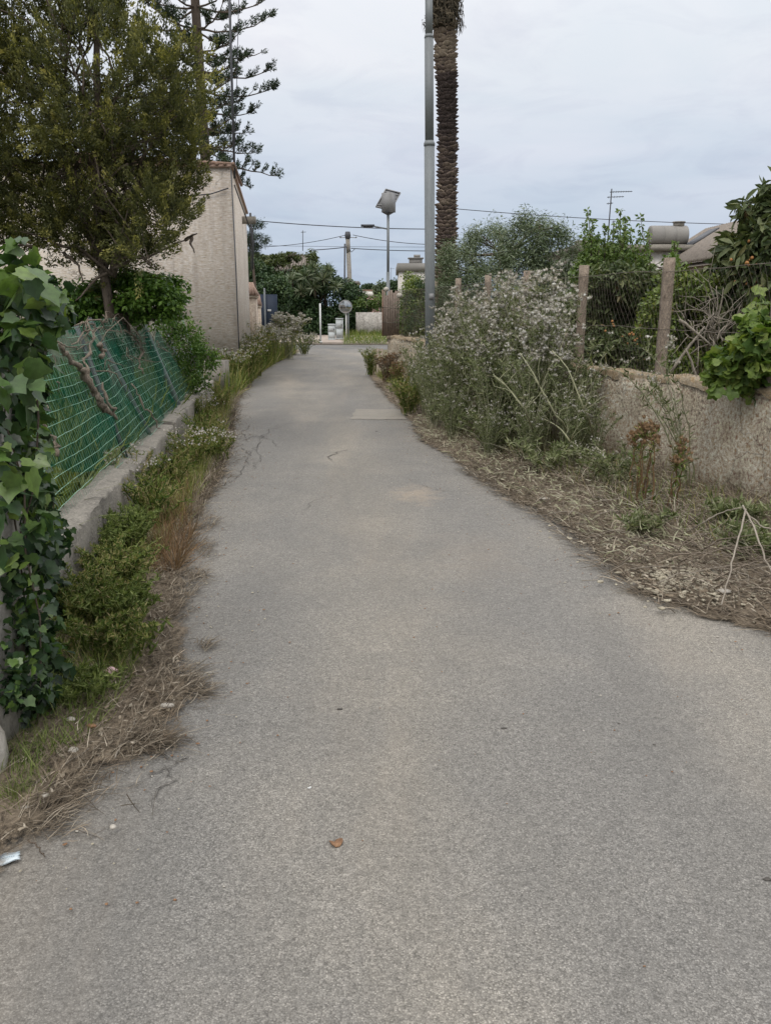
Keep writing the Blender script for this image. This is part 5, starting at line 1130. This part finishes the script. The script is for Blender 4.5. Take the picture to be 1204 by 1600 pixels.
# ------------------------------------------------------------------ individual litter
def stalk(label,pts,r,mat='greywood',name='dry_stalk',group=None):
    b=Buf(); p=np.array(pts); t=np.linspace(0,len(p)-1,len(p)*4); P3=np.stack([np.interp(t,np.arange(len(p)),p[:,i]) for i in range(3)],1)+rs.normal(size=(len(t),3))*.0025
    b.tube(P3,np.linspace(r,r*.6,len(t)),6,.8); tag(b.build(name,M[mat],smooth=True),label,'dry stalk',group)
SG='snapped dry stalks at the right edge'
stalk('snapped pale stalk slanting down to the left from the bend at the right edge',[P(1165,795,4.9),P(1150,850,4.6),P(1138,900,4.3),P(1127,945,4.05)],.006,group=SG)
stalk('thick pale stalk falling to the right from the same bend',[P(1160,790,4.95),P(1180,830,4.7),P(1195,875,4.5),P(1215,915,4.2)],.0065,group=SG)
stalk('long pale stalk running almost level from the bend out of the right edge',[P(1163,800,4.9),P(1190,822,4.85),P(1230,835,4.8)],.006,group=SG)
stalk('long thin stalk rising rightwards to the bend of the snapped stalks',[G(1060,845)+[0,0,.03],P(1100,815,5.0),P(1135,798,5.0),P(1162,792,4.95)],.004,group=SG)
stalk('dark straight twig lying along the edge of the litter at right',[G(915,842)+[0,0,.03],G(960,848)+[0,0,.03],G(1000,855)+[0,0,.03]],.005,'bark','twig')
stalk('long brown twig lying on the lane edge at the bottom of the right litter',[G(1025,938)+[0,0,.03],G(1090,955)+[0,0,.03],G(1140,968)+[0,0,.03],G(1225,978)+[0,0,.03]],.005,'bark','twig')
stalk('curved thin brown twig across the right litter',[G(1010,870)+[0,0,.04],G(1025,880)+[0,0,.04],G(1042,872)+[0,0,.05],G(1020,856)+[0,0,.05]],.004,'deadwood','twig')
stalk('long pale straw stem lying diagonally in the left litter',[G(30,1260)+[0,0,.04],G(75,1230)+[0,0,.04],G(140,1185)+[0,0,.04]],.003,'greywood','twig')
stalk('thin pale stem crossing the left litter beside the asphalt',[G(180,1195)+[0,0,.03],G(200,1165)+[0,0,.04],G(215,1142)+[0,0,.05]],.003,'greywood','twig')
stalk('small dark twig on the asphalt above the paper packet',[G(45,1322)+[0,0,.022],G(62,1336)+[0,0,.024],G(72,1348)+[0,0,.022]],.003,'bark','twig')
bp2=thing('brush_pile','heap of cut dry thistle stems and twigs at the right edge against the wall','brush pile',tuple(G(1150,890)))
b=Buf()
for i in range(150):
    q=G(rs.uniform(1040,1240),rs.uniform(805,950)); q[2]=rs.uniform(.04,.17); a=rs.normal()*.7-.6; l=rs.uniform(.12,.5); e=q+np.array([math.cos(a)*l,math.sin(a)*l*.6,rs.normal()*.09]); e[2]=max(e[2],.03); limb(b,q,e,rs.uniform(.002,.006),.0015,.25,6,4)
part(b,'twigs',M['deadwood'],bp2)
b=Buf()
for i in range(110):
    q=G(rs.uniform(850,1240),rs.uniform(770,950)); q[2]=rs.uniform(.03,.14); a=rs.normal()*.9-.6; l=rs.uniform(.12,.55); e=q+np.array([math.cos(a)*l,math.sin(a)*l*.6,rs.normal()*.07]); e[2]=max(e[2],.03)
    if e[0]<laneR(e[1])+.03: continue
    limb(b,q,e,rs.uniform(.0015,.004),.001,.3,6,4)
part(b,'pale_stems',M['greywood'],bp2)
# fluffy pale balls (seed heads / stones)
for i,(px,py,r,lab) in enumerate([(112,1138,.017,'round pale puffy ball in the straw below the green rosette'),(116,1187,.018,'pale round ball lying in the middle of the left straw'),(72,1258,.014,'small pale ball in the straw above the paper packet, right of another'),(42,1280,.016,'pale ball in the straw closest above the paper packet'),(262,1115,.02,'flat whitish pebble at the tip of the straw on the asphalt'),(178,1306,.010,'small crumbled white fleck on the asphalt right of the packet'),(860,700,.03,'pale round stone under the weed thicket'),(1113,900,.028,'larger pale clod on the heap of pale litter at right'),(1128,935,.03,'pale flattened clod nearest the asphalt on the right heap'),(850,787,.03,'flat pale stone on the right lane edge below the thicket')]):
    q=G(px,py); b=Buf(); ball(b,(0,0,0),r,sq=(1.15,1,.8) if i not in (4,8,9) else (1.6,1,.4),jit=.06); o=b.build('pale_stone',M['stone'],smooth=True); o.location=(q[0],q[1],.025+r*.6); tag(o,lab,'stone')
# leaf on road
q=G(525,1322); b=Buf(); n=12; V=[(0,0,.004)]
for k in range(n):
    a=k*2*math.pi/n; r_=.021*(1+.1*math.sin(3*a))*(1 if k!=4 else .55); V.append((r_*math.cos(a),r_*math.sin(a)*.9,.006+.005*math.sin(2*a+.6)))
V=np.array(V); V2=V-[0,0,.0025]; b.add(np.concatenate([V,V2]),tris=[(0,i,i%n+1) for i in range(1,n+1)]+[(n+1,n+1+i%n+1,n+1+i) for i in range(1,n+1)],quads=[(i,n+1+i,n+1+i%n+1,i%n+1) for i in range(1,n+1)])
o=b.build('fallen_leaf',M['deadleaf']); o.location=(q[0],q[1],.009); tag(o,'curled brown dead leaf lying alone on the asphalt','leaf')
q=G(145,1153); b=Buf(); ball(b,(0,0,0),.014,sq=(1.5,.8,.6),jit=.08); o=b.build('dry_husk',M['deadleaf'],smooth=True); o.location=(q[0],q[1],.05); tag(o,'small orange-brown husk in the left straw','husk')
q=G(-2,1352); pk=thing('paper_packet','torn light blue paper packet with small print at the lower left edge','litter',(q[0],q[1],.013))
b=Buf(); g=[]; 
for i in range(13):
    row=[]
    for j in range(7):
        x=(i/12-.5)*.115+(.004*(-1)**j if i==12 else 0); y=(j/6-.5)*.05; row.append((x,y,.006+.004*math.sin(i*.7+j*.5)+.002*math.sin(j*2)))
    g.append(row)
g=np.array(g); b.grid(g[::-1]); b.grid(g-[0,0,.003]); o=b.build('sheet',M['paper']); o.parent=pk; o.rotation_euler.z=R(24)
b=Buf()
for k,(y,x0_,x1_) in enumerate([(.012,-.05,.025),(.006,-.05,.035),(.0,-.05,.02),(-.006,-.045,.01),(-.014,-.05,.045)]):
    x=x0_
    while x<x1_:
        w=rs.uniform(.002,.006); b.box((x+w/2,y,.0125+.003*math.sin(x*60)),(w,.0018,.0006)); x+=w+.0015
o=b.build('print',M['ink']); o.parent=pk; o.rotation_euler.z=R(24)
q=G(170,1066); b=Buf(); b.grid(np.array([[(x*.045,y*.028,.02+.012*math.sin(x*3+y*2)+.008*math.sin(y*5)) for y in np.linspace(-1,1,7)] for x in np.linspace(1,-1,9)])); o=b.build('plastic_scrap',M['pinkpaper'],smooth=True); o.location=(q[0],q[1],.03); tag(o,'crumpled pale pink plastic scrap under the little weeds at left','litter')
q=G(483,1235); b=Buf(); b.box((0,0,0),(.012,.005,.002)); b.box((.004,.004,.001),(.006,.005,.0015),rz=.6); o=b.build('paper_scrap',M['white']); o.location=(q[0],q[1],.0095); tag(o,'tiny white scrap on the asphalt above the dead leaf','litter')
for px,py,r_,lab in [(787,1141,.008,'small dark blob stuck to the asphalt right of centre'),(531,1111,.009,'dark crushed blot on the asphalt left of centre'),(1021,1167,.005,'tiny dark crumb on the asphalt toward the right'),(966,1134,.005,'tiny dark fleck on the asphalt up and left of the crumb'),(1197,1378,.009,'dark crumb on the asphalt at the right edge'),(588,675,.012,'small dark spot far up the lane')]:
    q=G(px,py); b=Buf(); ball(b,(0,0,0),r_,sq=(1.4,.9,.3),jit=.3); o=b.build('dirt_crumb',M['crack']); o.location=(q[0],q[1],.0095); tag(o,lab,'debris')
# ================================================================== LIGHT, SKY, CAMERA
w=bpy.data.worlds.new('World'); scene.world=w; w.use_nodes=True; nt=w.node_tree; nt.nodes.clear()
out=nt.nodes.new('ShaderNodeOutputWorld'); bg=nt.nodes.new('ShaderNodeBackground'); bg.inputs[1].default_value=.1; nt.links.new(bg.outputs[0],out.inputs[0])
SE,SR=R(52),R(200)
sky=nd(nt,'ShaderNodeTexSky',sky_type='NISHITA'); sky.sun_disc=False; sky.sun_elevation=SE; sky.sun_rotation=SR; sky.air_density=1.2; sky.dust_density=3
tc=nd(nt,'ShaderNodeTexCoord'); sx=nd(nt,'ShaderNodeSeparateXYZ'); nt.links.new(tc.outputs['Generated'],sx.inputs[0])
z=mth(nt,'MAXIMUM',sx.outputs[2],0.0)
cx_=mth(nt,'DIVIDE',sx.outputs[0],mth(nt,'ADD',z,.16)); cy_=mth(nt,'DIVIDE',sx.outputs[1],mth(nt,'ADD',z,.16))
cb=nd(nt,'ShaderNodeCombineXYZ'); nt.links.new(cx_,cb.inputs[0]); nt.links.new(cy_,cb.inputs[1])
n1=noise(nt,.9,7,.55,cb.outputs[0],.5); n2=noise(nt,2.6,6,.6,cb.outputs[0],.8)
base=ramp(nt,z,[(4.1,5.1,6.3),(4.9,5.9,7.0),(6.6,7.3,8.1),(7.6,8.1,8.7),(14,14.3,14.8)],[0,.09,.2,.32,1]) if False else None
r=nt.nodes.new('ShaderNodeValToRGB'); e=r.color_ramp.elements
stops=[(0,(.36,.45,.57)),(.07,(.43,.51,.62)),(.15,(.53,.59,.68)),(.24,(.66,.7,.75)),(.40,(.77,.8,.84)),(1,(1,1,1))]
while len(e)<len(stops): e.new(.5)
for i,(p_,c_) in enumerate(stops): e[i].position=p_; e[i].color=(*c_,1)
nt.links.new(z,r.inputs[0])
gain=mth(nt,'MULTIPLY_ADD',mth(nt,'SUBTRACT',mth(nt,'MAXIMUM',z,.4),.4),1.4,1.0)
cl=mix(nt,mth(nt,'MULTIPLY',ramp(nt,n1,[(0,0,0),(1,1,1)],[.40,.60]),1.0),r.outputs[0],mix(nt,1,r.outputs[0],(1.12,1.07,1.05),'MULTIPLY'))
cl=mix(nt,mth(nt,'MULTIPLY',ramp(nt,n2,[(0,0,0),(1,1,1)],[.48,.66]),.8),cl,mix(nt,1,cl,(.9,.9,.93),'MULTIPLY'))
vm=nd(nt,'ShaderNodeVectorMath',operation='SCALE'); nt.links.new(cl,vm.inputs[0]); nt.links.new(mth(nt,'MULTIPLY',gain,10.0),vm.inputs['Scale'])
nt.links.new(mix(nt,.93,sky.outputs[0],vm.outputs[0]),bg.inputs[0])
sd=bpy.data.lights.new('sun','SUN'); sd.energy=1.0; sd.angle=R(20); sd.color=(1,.96,.9); so=bpy.data.objects.new('sun',sd); C.objects.link(so)
sv=Vector((math.sin(SR)*math.cos(SE),math.cos(SR)*math.cos(SE),math.sin(SE))); so.rotation_euler=sv.to_track_quat('Z','Y').to_euler(); so.location=(0,0,20)
cam=bpy.data.cameras.new('camera'); co_=bpy.data.objects.new('camera',cam); C.objects.link(co_); co_.location=(0,0,EYE); co_.rotation_euler=(math.pi/2-PITCH,0,0)
cam.sensor_fit='VERTICAL'; cam.sensor_height=24; cam.lens=F/1600*24; cam.clip_start=.05; cam.clip_end=6000; scene.camera=co_
scene.view_settings.view_transform='Standard'; scene.view_settings.look='None'; scene.view_settings.gamma=1; scene.view_settings.exposure=0.28
